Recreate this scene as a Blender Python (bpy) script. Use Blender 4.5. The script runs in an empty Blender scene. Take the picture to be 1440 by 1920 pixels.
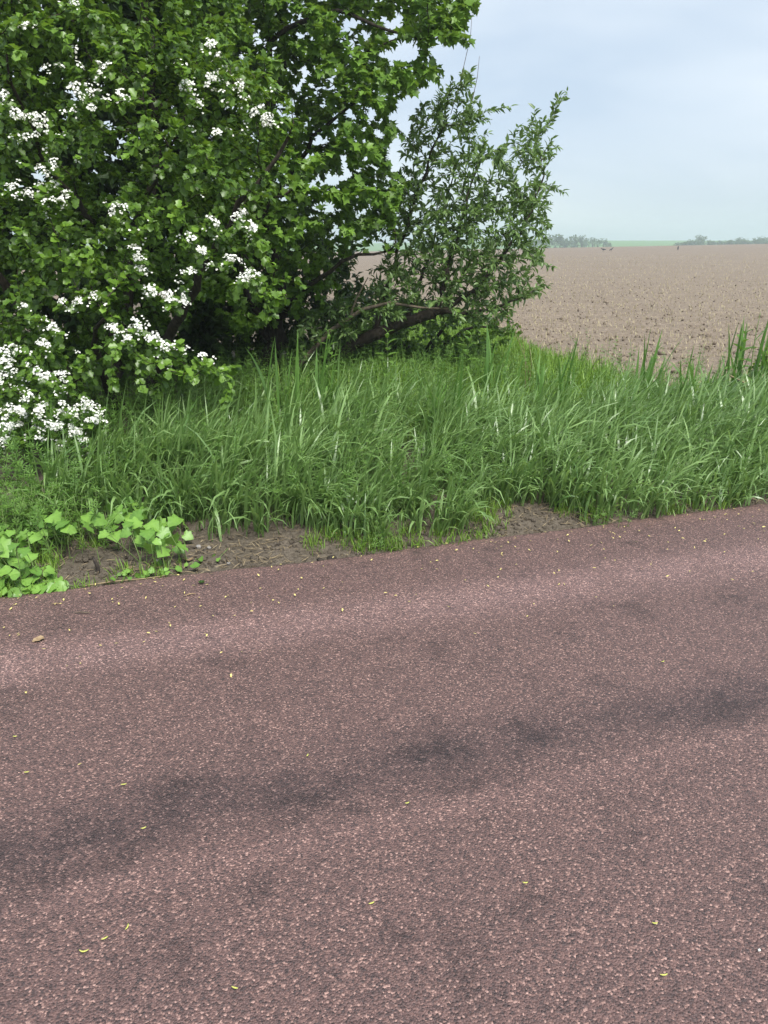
import bpy, math, random
import numpy as np

rng = np.random.default_rng(11)
random.seed(11)
sc = bpy.context.scene
COL = sc.collection

# ------------------------------------------------------------------ camera
FPX, PW, PH = 1442.0, 1440.0, 1920.0
TH = math.atan(500.0 / FPX)          # pitch below the horizon
CH = 1.6                             # eye height
ST, CT = math.sin(TH), math.cos(TH)
cam_d = bpy.data.cameras.new('camera')
cam = bpy.data.objects.new('camera', cam_d)
COL.objects.link(cam)
cam.location = (0, 0, CH)
cam.rotation_euler = (math.pi / 2 - TH, 0, 0)
cam_d.sensor_fit = 'VERTICAL'
cam_d.sensor_height = 36.0
cam_d.lens = FPX / PH * 36.0
cam_d.clip_start = 0.05
cam_d.clip_end = 6000
sc.camera = cam

# ------------------------------------------------------------------ sky, sun, exposure
SUN_EL, SUN_AZ = math.radians(58), math.radians(150)      # azimuth clockwise from +Y
w = bpy.data.worlds.new('World')
sc.world = w
w.use_nodes = True
nt = w.node_tree
nt.nodes.clear()
def N(nt, typ, **kw):
    n = nt.nodes.new(typ)
    for k, v in kw.items():
        setattr(n, k, v)
    return n
out = N(nt, 'ShaderNodeOutputWorld')
bg = N(nt, 'ShaderNodeBackground')
sky = N(nt, 'ShaderNodeTexSky', sky_type='NISHITA', sun_disc=False)
sky.sun_elevation = SUN_EL
sky.sun_rotation = SUN_AZ
tc = N(nt, 'ShaderNodeTexCoord')
mp = N(nt, 'ShaderNodeMapping')
mp.inputs['Scale'].default_value = (1.0, 1.0, 3.0)
mp.inputs['Location'].default_value = (0.35, 0.1, 0.2)
nz = N(nt, 'ShaderNodeTexNoise')
nz.inputs['Scale'].default_value = 2.3
nz.inputs['Detail'].default_value = 4.0
nz.inputs['Roughness'].default_value = 0.45
nz.inputs['Distortion'].default_value = 0.3
rp = N(nt, 'ShaderNodeValToRGB')
rp.color_ramp.elements[0].position = 0.38
rp.color_ramp.elements[0].color = (1.45, 1.75, 2.1, 1)
rp.color_ramp.elements[1].position = 0.62
rp.color_ramp.elements[1].color = (2.35, 2.52, 2.66, 1)
mx = N(nt, 'ShaderNodeMix', data_type='RGBA')
mx.inputs['Factor'].default_value = 0.9
nt.links.new(tc.outputs['Generated'], mp.inputs['Vector'])
nt.links.new(mp.outputs['Vector'], nz.inputs['Vector'])
nt.links.new(nz.outputs['Fac'], rp.inputs['Fac'])
nt.links.new(sky.outputs['Color'], mx.inputs[6])
nt.links.new(rp.outputs['Color'], mx.inputs[7])
nt.links.new(mx.outputs[2], bg.inputs['Color'])
bg.inputs['Strength'].default_value = 0.1
nt.links.new(bg.outputs['Background'], out.inputs['Surface'])

sun_d = bpy.data.lights.new('sun', 'SUN')
sun_d.energy = 1.5
sun_d.angle = math.radians(25)
sun_d.color = (1.0, 0.97, 0.92)
sun = bpy.data.objects.new('sun', sun_d)
COL.objects.link(sun)
from mathutils import Vector, Matrix
sdir = Vector((math.sin(SUN_AZ) * math.cos(SUN_EL), math.cos(SUN_AZ) * math.cos(SUN_EL), math.sin(SUN_EL)))
sun.rotation_euler = sdir.to_track_quat('Z', 'Y').to_euler()

sc.view_settings.view_transform = 'Standard'
sc.view_settings.look = 'None'
sc.view_settings.gamma = 1.0
sc.view_settings.use_curve_mapping = False
sc.view_settings.exposure = 1.9
sc.render.engine = 'CYCLES'
cy = sc.cycles
cy.use_denoising = True
cy.max_bounces = 8
cy.diffuse_bounces = 4
cy.glossy_bounces = 2
cy.transmission_bounces = 4
cy.transparent_max_bounces = 4
cy.volume_bounces = 1

# ------------------------------------------------------------------ pixel <-> place
def ray(px, py):
    u = (np.asarray(px, float) - PW / 2) / FPX
    v = (np.asarray(py, float) - PH / 2) / FPX
    return np.stack([u, CT - v * ST, -ST - v * CT], -1)
def at_z(px, py, z=0.0):             # where the ray meets height z
    d = ray(px, py)
    t = (np.asarray(z, float) - CH) / d[..., 2]
    return d * t[..., None] + np.array([0, 0, CH])
def at_y(px, py, Y):                 # where the ray reaches depth Y
    d = ray(px, py)
    t = np.asarray(Y, float) / d[..., 1]
    return d * t[..., None] + np.array([0, 0, CH])
def project(P):
    r = np.asarray(P, float) - np.array([0, 0, CH])
    f = r[..., 1] * CT - r[..., 2] * ST
    dn = -r[..., 1] * ST - r[..., 2] * CT
    return PW / 2 + FPX * r[..., 0] / f, PH / 2 + FPX * dn / f, f

# the road edge: origin, direction along the road, direction away from it
E0 = np.array([-0.234, 3.87])
RD = np.array([0.9515, 0.3077]); RD /= np.linalg.norm(RD)
RN = np.array([-RD[1], RD[0]])
ROAD_ANG = math.atan2(RD[1], RD[0])
def sn_to_xy(s, n):
    s, n = np.asarray(s, float), np.asarray(n, float)
    return E0[0] + s * RD[0] + n * RN[0], E0[1] + s * RD[1] + n * RN[1]
def xy_to_sn(x, y):
    dx, dy = np.asarray(x, float) - E0[0], np.asarray(y, float) - E0[1]
    return dx * RD[0] + dy * RD[1], dx * RN[0] + dy * RN[1]

# ------------------------------------------------------------------ numeric helpers
def hash2(ix, iy, seed):
    h = (ix.astype(np.int64) * 374761393 + iy.astype(np.int64) * 668265263 + seed * 974634557) & 0x7fffffff
    h = ((h ^ (h >> 13)) * 1274126177) & 0x7fffffff
    return ((h ^ (h >> 16)) & 0xffff) / 65535.0
def vnoise(x, y, seed=0):
    x, y = np.asarray(x, float), np.asarray(y, float)
    ix, iy = np.floor(x), np.floor(y)
    fx, fy = x - ix, y - iy
    fx = fx * fx * (3 - 2 * fx); fy = fy * fy * (3 - 2 * fy)
    a = hash2(ix, iy, seed); b = hash2(ix + 1, iy, seed)
    c = hash2(ix, iy + 1, seed); d = hash2(ix + 1, iy + 1, seed)
    return (a * (1 - fx) + b * fx) * (1 - fy) + (c * (1 - fx) + d * fx) * fy - 0.5
def fbm(x, y, seed=0, oct=3):
    r, a = 0, 1.0
    for k in range(oct):
        r = r + a * vnoise(x * 2 ** k, y * 2 ** k, seed + k)
        a *= 0.5
    return r
def sstep(a, b, x):
    t = np.clip((np.asarray(x, float) - a) / (b - a), 0, 1)
    return t * t * (3 - 2 * t)
def nrm(v):
    return v / (np.linalg.norm(v, axis=-1, keepdims=True) + 1e-9)
def frames(d, up):
    y = nrm(d)
    x = nrm(np.cross(y, up))
    z = np.cross(x, y)
    return np.stack([x, y, z], -1)

def mesh_obj(name, V, T, mat, tint=None, smooth=False, parent=None, link=True):
    V = np.ascontiguousarray(V, np.float32).reshape(-1, 3)
    T = np.ascontiguousarray(T, np.int32)
    k = T.shape[1]
    me = bpy.data.meshes.new(name)
    me.vertices.add(len(V)); me.vertices.foreach_set('co', V.ravel())
    me.loops.add(T.size); me.loops.foreach_set('vertex_index', T.ravel())
    me.polygons.add(len(T)); me.polygons.foreach_set('loop_start', np.arange(0, T.size, k, dtype=np.int32))
    if smooth:
        me.polygons.foreach_set('use_smooth', np.ones(len(T), bool))
    me.update(calc_edges=True)
    if tint is not None:
        a = me.attributes.new('tint', 'FLOAT', 'POINT')
        a.data.foreach_set('value', np.ascontiguousarray(np.broadcast_to(tint, (len(V),)), np.float32))
    if mat:
        me.materials.append(mat)
    o = bpy.data.objects.new(name, me)
    if link:
        COL.objects.link(o)
    if parent is not None:
        o.parent = parent
    return o
def batch(Vt, Ft, M, P, tint=None):
    """many copies of one small template: frames M (N,3,3), places P (N,3)"""
    n, k = len(P), len(Vt)
    V = np.einsum('nij,kj->nki', M, Vt) + P[:, None, :]
    T = (Ft[None] + (np.arange(n) * k)[:, None, None]).reshape(-1, Ft.shape[1])
    t = None if tint is None else np.repeat(tint, k)
    return V.reshape(-1, 3), T, t
class Acc:                            # collects pieces of one mesh
    def __init__(s): s.V, s.T, s.t, s.n = [], [], [], 0
    def add(s, V, T, t=0.5):
        s.V.append(V); s.T.append(T + s.n); s.t.append(np.broadcast_to(t, (len(V),))); s.n += len(V)
    def obj(s, name, mat, parent=None, smooth=False):
        return mesh_obj(name, np.concatenate(s.V), np.concatenate(s.T), mat, np.concatenate(s.t), smooth, parent)
def tube(pts, rad, sides=5):
    pts = np.asarray(pts, float); rad = np.broadcast_to(np.asarray(rad, float), (len(pts),))
    tg = nrm(np.gradient(pts, axis=0))
    ref = np.array([0.31, 0.17, 0.93]) if abs(tg[0, 2]) < 0.9 else np.array([1.0, 0.2, 0.1])
    x = nrm(np.cross(tg, ref)); y = np.cross(tg, x)
    a = np.arange(sides) * 2 * math.pi / sides
    ring = (np.cos(a)[None, :, None] * x[:, None] + np.sin(a)[None, :, None] * y[:, None]) * rad[:, None, None] + pts[:, None]
    V = ring.reshape(-1, 3); m = len(pts)
    i = np.arange(m - 1)[:, None] * sides + np.arange(sides)[None]
    j = np.arange(m - 1)[:, None] * sides + (np.arange(sides)[None] + 1) % sides
    T = np.concatenate([np.stack([i, j, j + sides], -1).reshape(-1, 3), np.stack([i, j + sides, i + sides], -1).reshape(-1, 3)])
    cap = [[ (m - 1) * sides, (m - 1) * sides + k, (m - 1) * sides + k + 1] for k in range(1, sides - 1)]
    return V, np.concatenate([T, np.array(cap, dtype=T.dtype)])
def fan(outline, centre, fold=0.25, curl=0.25):
    """leaf blade: half outline (x, y) from base to tip, mirrored; origin at the stalk, axis +Y, upper side +Z"""
    half = [p for p in outline]
    pts = [half[0]] + half[1:-1] + [half[-1]] + [(-x, y) for x, y in half[1:-1][::-1]]
    V = [(0, centre, 0)] + [(x, y, 0) for x, y in pts]
    V = np.array(V, float)
    V[:, 2] = fold * np.abs(V[:, 0]) - curl * V[:, 1] ** 2
    m = len(pts)
    T = np.array([(0, 1 + k, 1 + (k + 1) % m) for k in range(m)])
    return V, T
HAW_V, HAW_T = fan([(0, 0), (.40, .36), (.26, .52), (.38, .76), (0, 1)], .5, .35, .2)
THK_V, THK_T = fan([(0, 0), (.34, .5), (0, 1)], .5, .3, .25)
MAP_V, MAP_T = fan([(0, 0), (.50, .10), (.40, .34), (.56, .64), (.26, .66), (0, 1)], .38, .25, .25)
WIL_V, WIL_T = fan([(0, 0), (.18, .32), (.17, .62), (0, 1)], .5, .5, .2)
SIM_V, SIM_T = fan([(0, 0), (.30, .35), (.24, .72), (0, 1)], .5, .3, .25)
IVY_V, IVY_T = fan([(0, .0), (.24, -.13), (.47, -.02), (.45, .20), (.56, .46), (.38, .60), (.24, .82), (0, .98)], .26, .12, .22)
RND_V, RND_T = fan([(0, .0), (.26, -.10), (.46, .12), (.50, .40), (.36, .72), (.18, .84), (0, .92)], .3, .16, .25)
for _V in (IVY_V, RND_V):
    _V[1:, 2] -= 0.10 * (np.arange(len(_V) - 1) % 2)

# ------------------------------------------------------------------ materials
def new_mat(name):
    m = bpy.data.materials.new(name); m.use_nodes = True
    t = m.node_tree; t.nodes.clear()
    return m, t, t.links
def leaf_mat(name, dark, light, glow, rough=0.45, trans=0.3, spec=0.4):
    m, t, L = new_mat(name)
    o = N(t, 'ShaderNodeOutputMaterial'); p = N(t, 'ShaderNodeBsdfPrincipled'); tr = N(t, 'ShaderNodeBsdfTranslucent')
    mixs = N(t, 'ShaderNodeMixShader'); at = N(t, 'ShaderNodeAttribute', attribute_name='tint')
    mx = N(t, 'ShaderNodeMix', data_type='RGBA'); g = N(t, 'ShaderNodeMix', data_type='RGBA')
    geo = N(t, 'ShaderNodeNewGeometry'); nz = N(t, 'ShaderNodeTexNoise'); nz.inputs['Scale'].default_value = 60.0
    ad = N(t, 'ShaderNodeMath', operation='MULTIPLY_ADD'); ad.inputs[1].default_value = 0.5; ad.use_clamp = True
    sb = N(t, 'ShaderNodeMath', operation='SUBTRACT'); sb.inputs[1].default_value = 0.25
    L.new(geo.outputs['Position'], nz.inputs['Vector'])
    L.new(nz.outputs['Fac'], ad.inputs[0]); L.new(at.outputs['Fac'], sb.inputs[0]); L.new(sb.outputs[0], ad.inputs[2])
    L.new(ad.outputs[0], mx.inputs[0]); mx.inputs[6].default_value = (*dark, 1); mx.inputs[7].default_value = (*light, 1)
    L.new(mx.outputs[2], p.inputs['Base Color'])
    p.inputs['Roughness'].default_value = rough; p.inputs['Specular IOR Level'].default_value = spec
    g.inputs[0].default_value = 0.5; g.inputs[7].default_value = (*glow, 1); L.new(mx.outputs[2], g.inputs[6])
    L.new(g.outputs[2], tr.inputs['Color'])
    mixs.inputs[0].default_value = trans
    L.new(p.outputs[0], mixs.inputs[1]); L.new(tr.outputs[0], mixs.inputs[2]); L.new(mixs.outputs[0], o.inputs['Surface'])
    return m
def plain_mat(name, c0, c1, scale=30.0, rough=0.85, bump=0.0, spec=0.3, stretch=(1, 1, 1)):
    m, t, L = new_mat(name)
    o = N(t, 'ShaderNodeOutputMaterial'); p = N(t, 'ShaderNodeBsdfPrincipled')
    tc = N(t, 'ShaderNodeTexCoord'); mp = N(t, 'ShaderNodeMapping'); mp.inputs['Scale'].default_value = stretch
    nz = N(t, 'ShaderNodeTexNoise'); nz.inputs['Scale'].default_value = scale; nz.inputs['Detail'].default_value = 5
    r = N(t, 'ShaderNodeValToRGB')
    r.color_ramp.elements[0].position = .3; r.color_ramp.elements[0].color = (*c0, 1)
    r.color_ramp.elements[1].position = .7; r.color_ramp.elements[1].color = (*c1, 1)
    L.new(tc.outputs['Object'], mp.inputs['Vector']); L.new(mp.outputs[0], nz.inputs['Vector'])
    L.new(nz.outputs['Fac'], r.inputs['Fac']); L.new(r.outputs[0], p.inputs['Base Color'])
    p.inputs['Roughness'].default_value = rough; p.inputs['Specular IOR Level'].default_value = spec
    if bump:
        b = N(t, 'ShaderNodeBump'); b.inputs['Strength'].default_value = 1.0; b.inputs['Distance'].default_value = bump
        L.new(nz.outputs['Fac'], b.inputs['Height']); L.new(b.outputs[0], p.inputs['Normal'])
    L.new(p.outputs[0], o.inputs['Surface'])
    return m

M_haw = leaf_mat('hawthorn_leaf', (.038, .09, .012), (.19, .34, .04), (.32, .50, .04), .38, .3, .5)
M_map = leaf_mat('maple_leaf', (.055, .12, .016), (.19, .34, .045), (.34, .52, .05), .42)
M_wil = leaf_mat('willow_leaf', (.06, .12, .03), (.21, .32, .10), (.28, .44, .08), .36, .3, .5)
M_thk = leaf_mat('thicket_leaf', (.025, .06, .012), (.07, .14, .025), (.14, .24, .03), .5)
M_grs = leaf_mat('meadow_grass', (.08, .165, .038), (.30, .45, .16), (.38, .58, .10), .34, .3, .65)
M_grs2 = leaf_mat('margin_grass', (.09, .18, .022), (.25, .40, .055), (.28, .48, .05), .42, .3, .4)
M_weed = leaf_mat('weed_leaf', (.06, .14, .02), (.17, .31, .06), (.25, .42, .05), .5)
M_ivy = leaf_mat('ivy_leaf', (.10, .22, .035), (.22, .40, .07), (.28, .48, .06), .42, .25, .45)
M_reed = leaf_mat('reed_blade', (.07, .16, .03), (.17, .32, .07), (.25, .45, .06), .4)
M_bark = plain_mat('bark', (.018, .014, .011), (.07, .055, .042), 40, .9, .01, stretch=(1, 1, .3))
M_bark2 = plain_mat('pale_bark', (.07, .055, .04), (.17, .135, .095), 40, .85, .006, stretch=(1, 1, .3))
M_petal = plain_mat('petal', (.74, .74, .66), (.86, .86, .80), 200, .6)
M_straw = leaf_mat('straw', (.16, .115, .065), (.42, .33, .20), (.4, .3, .15), .7, .1, .2)
M_dry = plain_mat('dry_leaf', (.20, .13, .07), (.40, .29, .17), 60, .8)
M_mud = plain_mat('dark_mud', (.02, .016, .013), (.06, .048, .038), 50, .8, .01)
M_stone = plain_mat('stone', (.20, .19, .18), (.40, .38, .36), 40, .8, .004)
M_yel = plain_mat('bud_scale', (.50, .40, .10), (.70, .60, .25), 300, .7)
M_cat = plain_mat('catkin', (.40, .42, .08), (.60, .58, .18), 300, .7)
M_crow = plain_mat('feathers', (.008, .008, .01), (.02, .02, .024), 40, .45)
M_stem = leaf_mat('green_stem', (.10, .17, .04), (.22, .30, .10), (.2, .3, .05), .55, .05)
M_far = leaf_mat('far_leaf', (.05, .09, .03), (.12, .18, .06), (.2, .3, .05), .6)

def tag(o, label=None, cat=None, group=None, kind=None):
    if label: o['label'] = label
    if cat: o['category'] = cat
    if group: o['group'] = group
    if kind: o['kind'] = kind
    return o
def empty(name, loc=(0, 0, 0)):
    o = bpy.data.objects.new(name, None); o.empty_display_size = 0.1
    COL.objects.link(o); o.location = loc
    return o

# ------------------------------------------------------------------ land
def zt(x, y):
    x, y = np.asarray(x, float), np.asarray(y, float)
    zc = np.clip(1.15 + (x - 25) / 40 * .72, .5, 2.3)
    z = sstep(15, 130, y) * zc - sstep(135, 225, y) * 3.0 + sstep(230, 560, y) * 5.2
    return z
def x_edge(y):                        # field boundary along the hedge
    return np.interp(y, [5, 7.7, 8.8, 10.3, 13.4, 18, 22, 27, 32], [3.2, 3.0, 2.65, 2.45, 2.2, 1.8, .8, -6, -60])
def is_field(x, y):
    s, n = xy_to_sn(x, y)
    wob = 0.25 * vnoise(np.asarray(x) * .9, np.asarray(y) * .9, 5)
    return np.minimum(n - 2.75 + wob, x - x_edge(y) + wob)     # > 0 inside the field
def verge_z(x, y):
    s, n = xy_to_sn(x, y)
    z = .05 + .05 * fbm(x * .8, y * .8, 3) + .10 * sstep(.3, 1.6, n)
    z = z + .035 * vnoise(x * 7, y * 7, 9) * sstep(0, .15, n) + .015 * vnoise(x * 22, y * 22, 10)
    z = z * sstep(-.02, .35, n) - .018 * (1 - sstep(0, .2, n))
    f = is_field(x, y)
    return z * (1 - sstep(-.5, .1, f)) - .12 * sstep(-.1, .25, f) - .10 * (1 - sstep(-.35, -.06, n))

def grid_mesh(name, X, Y, Z, mat, smooth=True):
    a, b = X.shape
    V = np.stack([X, Y, Z], -1).reshape(-1, 3)
    i = (np.arange(a - 1)[:, None] * b + np.arange(b - 1)[None]).ravel()
    T = np.stack([i, i + b, i + b + 1, i + 1], -1)
    o = mesh_obj(name, V, T, mat, None, smooth)
    return tag(o, kind='structure')

# soil materials
def soil_mat(name, c0, c1, c2, s1, s2, bump, rows=False):
    m, t, L = new_mat(name)
    o = N(t, 'ShaderNodeOutputMaterial'); p = N(t, 'ShaderNodeBsdfPrincipled'); g = N(t, 'ShaderNodeNewGeometry')
    n1 = N(t, 'ShaderNodeTexNoise'); n1.inputs['Scale'].default_value = s1; n1.inputs['Detail'].default_value = 6
    n2 = N(t, 'ShaderNodeTexNoise'); n2.inputs['Scale'].default_value = s2; n2.inputs['Detail'].default_value = 8; n2.inputs['Roughness'].default_value = .7
    r = N(t, 'ShaderNodeValToRGB'); r.color_ramp.elements[0].position = .32; r.color_ramp.elements[0].color = (*c0, 1)
    r.color_ramp.elements[1].position = .68; r.color_ramp.elements[1].color = (*c1, 1)
    mx = N(t, 'ShaderNodeMix', data_type='RGBA'); mx.inputs[7].default_value = (*c2, 1)
    mr = N(t, 'ShaderNodeMapRange'); mr.inputs['From Min'].default_value = .4; mr.inputs['From Max'].default_value = .7
    mr.inputs['To Max'].default_value = .7
    b = N(t, 'ShaderNodeBump'); b.inputs['Distance'].default_value = bump; b.inputs['Strength'].default_value = 1
    vec = g.outputs['Position']
    if rows:
        mpp = N(t, 'ShaderNodeMapping'); mpp.inputs['Rotation'].default_value = (0, 0, -ROAD_ANG); mpp.inputs['Scale'].default_value = (.3, 1.5, 1)
        L.new(vec, mpp.inputs['Vector']); vec = mpp.outputs[0]
    L.new(vec, n1.inputs['Vector']); L.new(g.outputs['Position'], n2.inputs['Vector'])
    L.new(n2.outputs['Fac'], r.inputs['Fac']); L.new(r.outputs[0], mx.inputs[6])
    L.new(n1.outputs['Fac'], mr.inputs['Value']); L.new(mr.outputs[0], mx.inputs[0])
    L.new(mx.outputs[2], p.inputs['Base Color']); L.new(n2.outputs['Fac'], b.inputs['Height']); L.new(b.outputs[0], p.inputs['Normal'])
    p.inputs['Roughness'].default_value = .95; p.inputs['Specular IOR Level'].default_value = .15
    L.new(p.outputs[0], o.inputs['Surface'])
    return m
M_soil = soil_mat('verge_soil', (.06, .048, .036), (.24, .20, .155), (.13, .108, .08), 5, 40, .03)
M_field = soil_mat('field_soil', (.11, .084, .06), (.31, .25, .19), (.165, .13, .097), 1.1, 12, .03, True)
M_ground = soil_mat('ground_soil', (.10, .10, .05), (.16, .18, .07), (.13, .15, .06), .2, 4, .02)
M_farf = soil_mat('far_crop', (.10, .19, .06), (.13, .23, .07), (.12, .21, .07), .02, .3, .0)

# base sheet to the horizon
ax = np.concatenate([-np.geomspace(3000, 20, 30), np.linspace(-15, 15, 13), np.geomspace(20, 3000, 30)])
ay = np.concatenate([-np.geomspace(600, 10, 10), np.linspace(-5, 30, 15), np.geomspace(35, 3000, 60)])
X, Y = np.meshgrid(ax, ay, indexing='ij')
grid_mesh('ground', X, Y, zt(X, Y) - .3, M_ground)

# ploughed field
yy = np.geomspace(7.0, 262, 560)
uu = np.unique(np.concatenate([np.linspace(-3, -.35, 30), np.linspace(-.35, .9, 210), np.linspace(.9, 3, 24)]))
Yf, U = np.meshgrid(yy, uu, indexing='ij')
Xf = U * Yf
fine = np.clip(1.4 - Yf / 40, .25, 1)
clod = (.045 * fbm(Xf * 2.2, Yf * 2.2, 21) + .03 * np.abs(vnoise(Xf * 8, Yf * 8, 30)) + .012 * vnoise(Xf * 17, Yf * 17, 31)) * fine
sF, nF = xy_to_sn(Xf, Yf)
clod += .012 * np.sin(nF * 2 * math.pi / .5 + 2 * vnoise(sF * .3, nF * .3, 8)) * fine
grid_mesh('field', Xf, Yf, zt(Xf, Yf) - .02 + clod, M_field)

# crop field beyond the crest
X, Y = np.meshgrid(np.linspace(-700, 900, 60), np.linspace(228, 900, 40), indexing='ij')
grid_mesh('far_field', X, Y, zt(X, Y) + .15, M_farf)

# verge
X, Y = np.meshgrid(np.arange(-9, 13, .085), np.arange(-1, 25, .085), indexing='ij')
grid_mesh('verge', X, Y, verge_z(X, Y), M_soil)

# ------------------------------------------------------------------ road
def road_mat():
    m, t, L = new_mat('red_asphalt')
    o = N(t, 'ShaderNodeOutputMaterial'); p = N(t, 'ShaderNodeBsdfPrincipled'); tc = N(t, 'ShaderNodeTexCoord')
    vo = N(t, 'ShaderNodeTexVoronoi'); vo.inputs['Scale'].default_value = 190; vo.inputs['Randomness'].default_value = 1
    vo2 = N(t, 'ShaderNodeTexVoronoi'); vo2.inputs['Scale'].default_value = 60
    wn = N(t, 'ShaderNodeSeparateColor')
    chip = N(t, 'ShaderNodeValToRGB')
    e = chip.color_ramp.elements
    e[0].position = 0; e[0].color = (.052, .036, .036, 1)
    e[1].position = 1; e[1].color = (.42, .26, .22, 1)
    for pos, c in ((.25, (.092, .057, .053, 1)), (.6, (.135, .079, .072, 1)), (.88, (.178, .103, .09, 1)), (.93, (.27, .16, .135, 1))):
        k = e.new(pos); k.color = c
    L.new(tc.outputs['Object'], vo.inputs['Vector']); L.new(tc.outputs['Object'], vo2.inputs['Vector'])
    L.new(vo.outputs['Color'], wn.inputs['Color']); L.new(wn.outputs[0], chip.inputs['Fac'])
    # long wear bands follow the road (object X runs along it, object Y across)
    sp = N(t, 'ShaderNodeSeparateXYZ'); L.new(tc.outputs['Object'], sp.inputs[0])
    mpb = N(t, 'ShaderNodeMapping'); mpb.inputs['Scale'].default_value = (.35, 1.6, 1); L.new(tc.outputs['Object'], mpb.inputs['Vector'])
    nb = N(t, 'ShaderNodeTexNoise'); nb.inputs['Scale'].default_value = 1.5; nb.inputs['Detail'].default_value = 5; L.new(mpb.outputs[0], nb.inputs['Vector'])
    npch = N(t, 'ShaderNodeTexNoise'); npch.inputs['Scale'].default_value = 3.4; npch.inputs['Detail'].default_value = 6; npch.inputs['Roughness'].default_value = .75
    L.new(tc.outputs['Object'], npch.inputs['Vector'])
    def band(centre, width, amount):          # soft stripe across Y, broken up by noise
        wob = N(t, 'ShaderNodeMath', operation='MULTIPLY_ADD'); wob.inputs[1].default_value = .16
        L.new(nb.outputs['Fac'], wob.inputs[0]); L.new(sp.outputs['Y'], wob.inputs[2])
        d = N(t, 'ShaderNodeMath', operation='SUBTRACT'); d.inputs[1].default_value = centre + .08; L.new(wob.outputs[0], d.inputs[0])
        a = N(t, 'ShaderNodeMath', operation='ABSOLUTE'); L.new(d.outputs[0], a.inputs[0])
        r = N(t, 'ShaderNodeMapRange', interpolation_type='SMOOTHSTEP'); r.inputs['From Min'].default_value = 0; r.inputs['From Max'].default_value = width
        r.inputs['To Min'].default_value = amount; r.inputs['To Max'].default_value = 0; L.new(a.outputs[0], r.inputs['Value'])
        k = N(t, 'ShaderNodeMapRange'); k.inputs['From Min'].default_value = .38; k.inputs['From Max'].default_value = .60; k.inputs['To Min'].default_value = .4
        L.new(npch.outputs['Fac'], k.inputs['Value'])
        ml = N(t, 'ShaderNodeMath', operation='MULTIPLY'); L.new(r.outputs[0], ml.inputs[0]); L.new(k.outputs[0], ml.inputs[1])
        return ml.outputs[0]
    col = chip.outputs[0]
    def blend(col, fac, c, bt='MULTIPLY'):
        mx = N(t, 'ShaderNodeMix', data_type='RGBA', blend_type=bt); L.new(fac, mx.inputs[0]); L.new(col, mx.inputs[6]); mx.inputs[7].default_value = (*c, 1)
        return mx.outputs[2]
    col = blend(col, band(-.72, .30, .9), (1.75, 1.8, 1.85))       # dusty pale track
    col = blend(col, band(-1.78, .24, 1.0), (.46, .48, .52))     # dark rolled track
    col = blend(col, band(-2.02, .10, .7), (1.35, 1.35, 1.35))
    col = blend(col, band(-.05, .10, .6), (1.4, 1.4, 1.35))         # dust by the edge
    dk = N(t, 'ShaderNodeMapRange'); dk.inputs['From Min'].default_value = .53; dk.inputs['From Max'].default_value = .72; dk.inputs['To Max'].default_value = .9
    L.new(npch.outputs['Fac'], dk.inputs['Value'])
    col = blend(col, dk.outputs[0], (.42, .43, .45))            # bitumen-rich blotches
    L.new(col, p.inputs['Base Color'])
    p.inputs['Roughness'].default_value = .62; p.inputs['Specular IOR Level'].default_value = .45
    n3 = N(t, 'ShaderNodeTexNoise'); n3.inputs['Scale'].default_value = 220; n3.inputs['Detail'].default_value = 3; L.new(tc.outputs['Object'], n3.inputs['Vector'])
    ad = N(t, 'ShaderNodeMath', operation='ADD'); sc1 = N(t, 'ShaderNodeMath', operation='MULTIPLY'); sc1.inputs[1].default_value = -.9
    L.new(vo.outputs['Distance'], sc1.inputs[0]); L.new(sc1.outputs[0], ad.inputs[0]); 
    sc2 = N(t, 'ShaderNodeMath', operation='MULTIPLY'); sc2.inputs[1].default_value = .8; L.new(n3.outputs['Fac'], sc2.inputs[0]); L.new(sc2.outputs[0], ad.inputs[1])
    b = N(t, 'ShaderNodeBump'); b.inputs['Strength'].default_value = 1; b.inputs['Distance'].default_value = .0045
    L.new(ad.outputs[0], b.inputs['Height']); L.new(b.outputs[0], p.inputs['Normal'])
    L.new(p.outputs[0], o.inputs['Surface'])
    return m
M_road = road_mat()
ss = np.concatenate([np.linspace(-60, -4, 57), np.linspace(-3.97, 6, 330), np.linspace(6.1, 80, 75)])
across = np.concatenate([np.linspace(-4.2, -.12, 28), [-.07, -.035, -.012, 0, .006, .008]])
S, A = np.meshgrid(ss, across, indexing='ij')
edge_w = .03 * fbm(S * 2.5, S * 0, 41) + .012 * vnoise(S * 30, S * 0, 44) - .035 * np.exp(-((S - .1) / .9) ** 2)
wgt = sstep(-.6, 0, A)
Z = .004 * fbm(S * 1.2, A * 2.0, 50) - .012 * np.exp(-((A + 1.85) / .12) ** 2) - .004 * np.exp(-((A + .72) / .25) ** 2)
Z = Z - .05 * (A > .004) - .006 * sstep(-.08, .0, A)
road = grid_mesh('road', S, A + edge_w * wgt, Z, M_road)
road.location = (E0[0], E0[1], .012); road.rotation_euler = (0, 0, ROAD_ANG)

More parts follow.
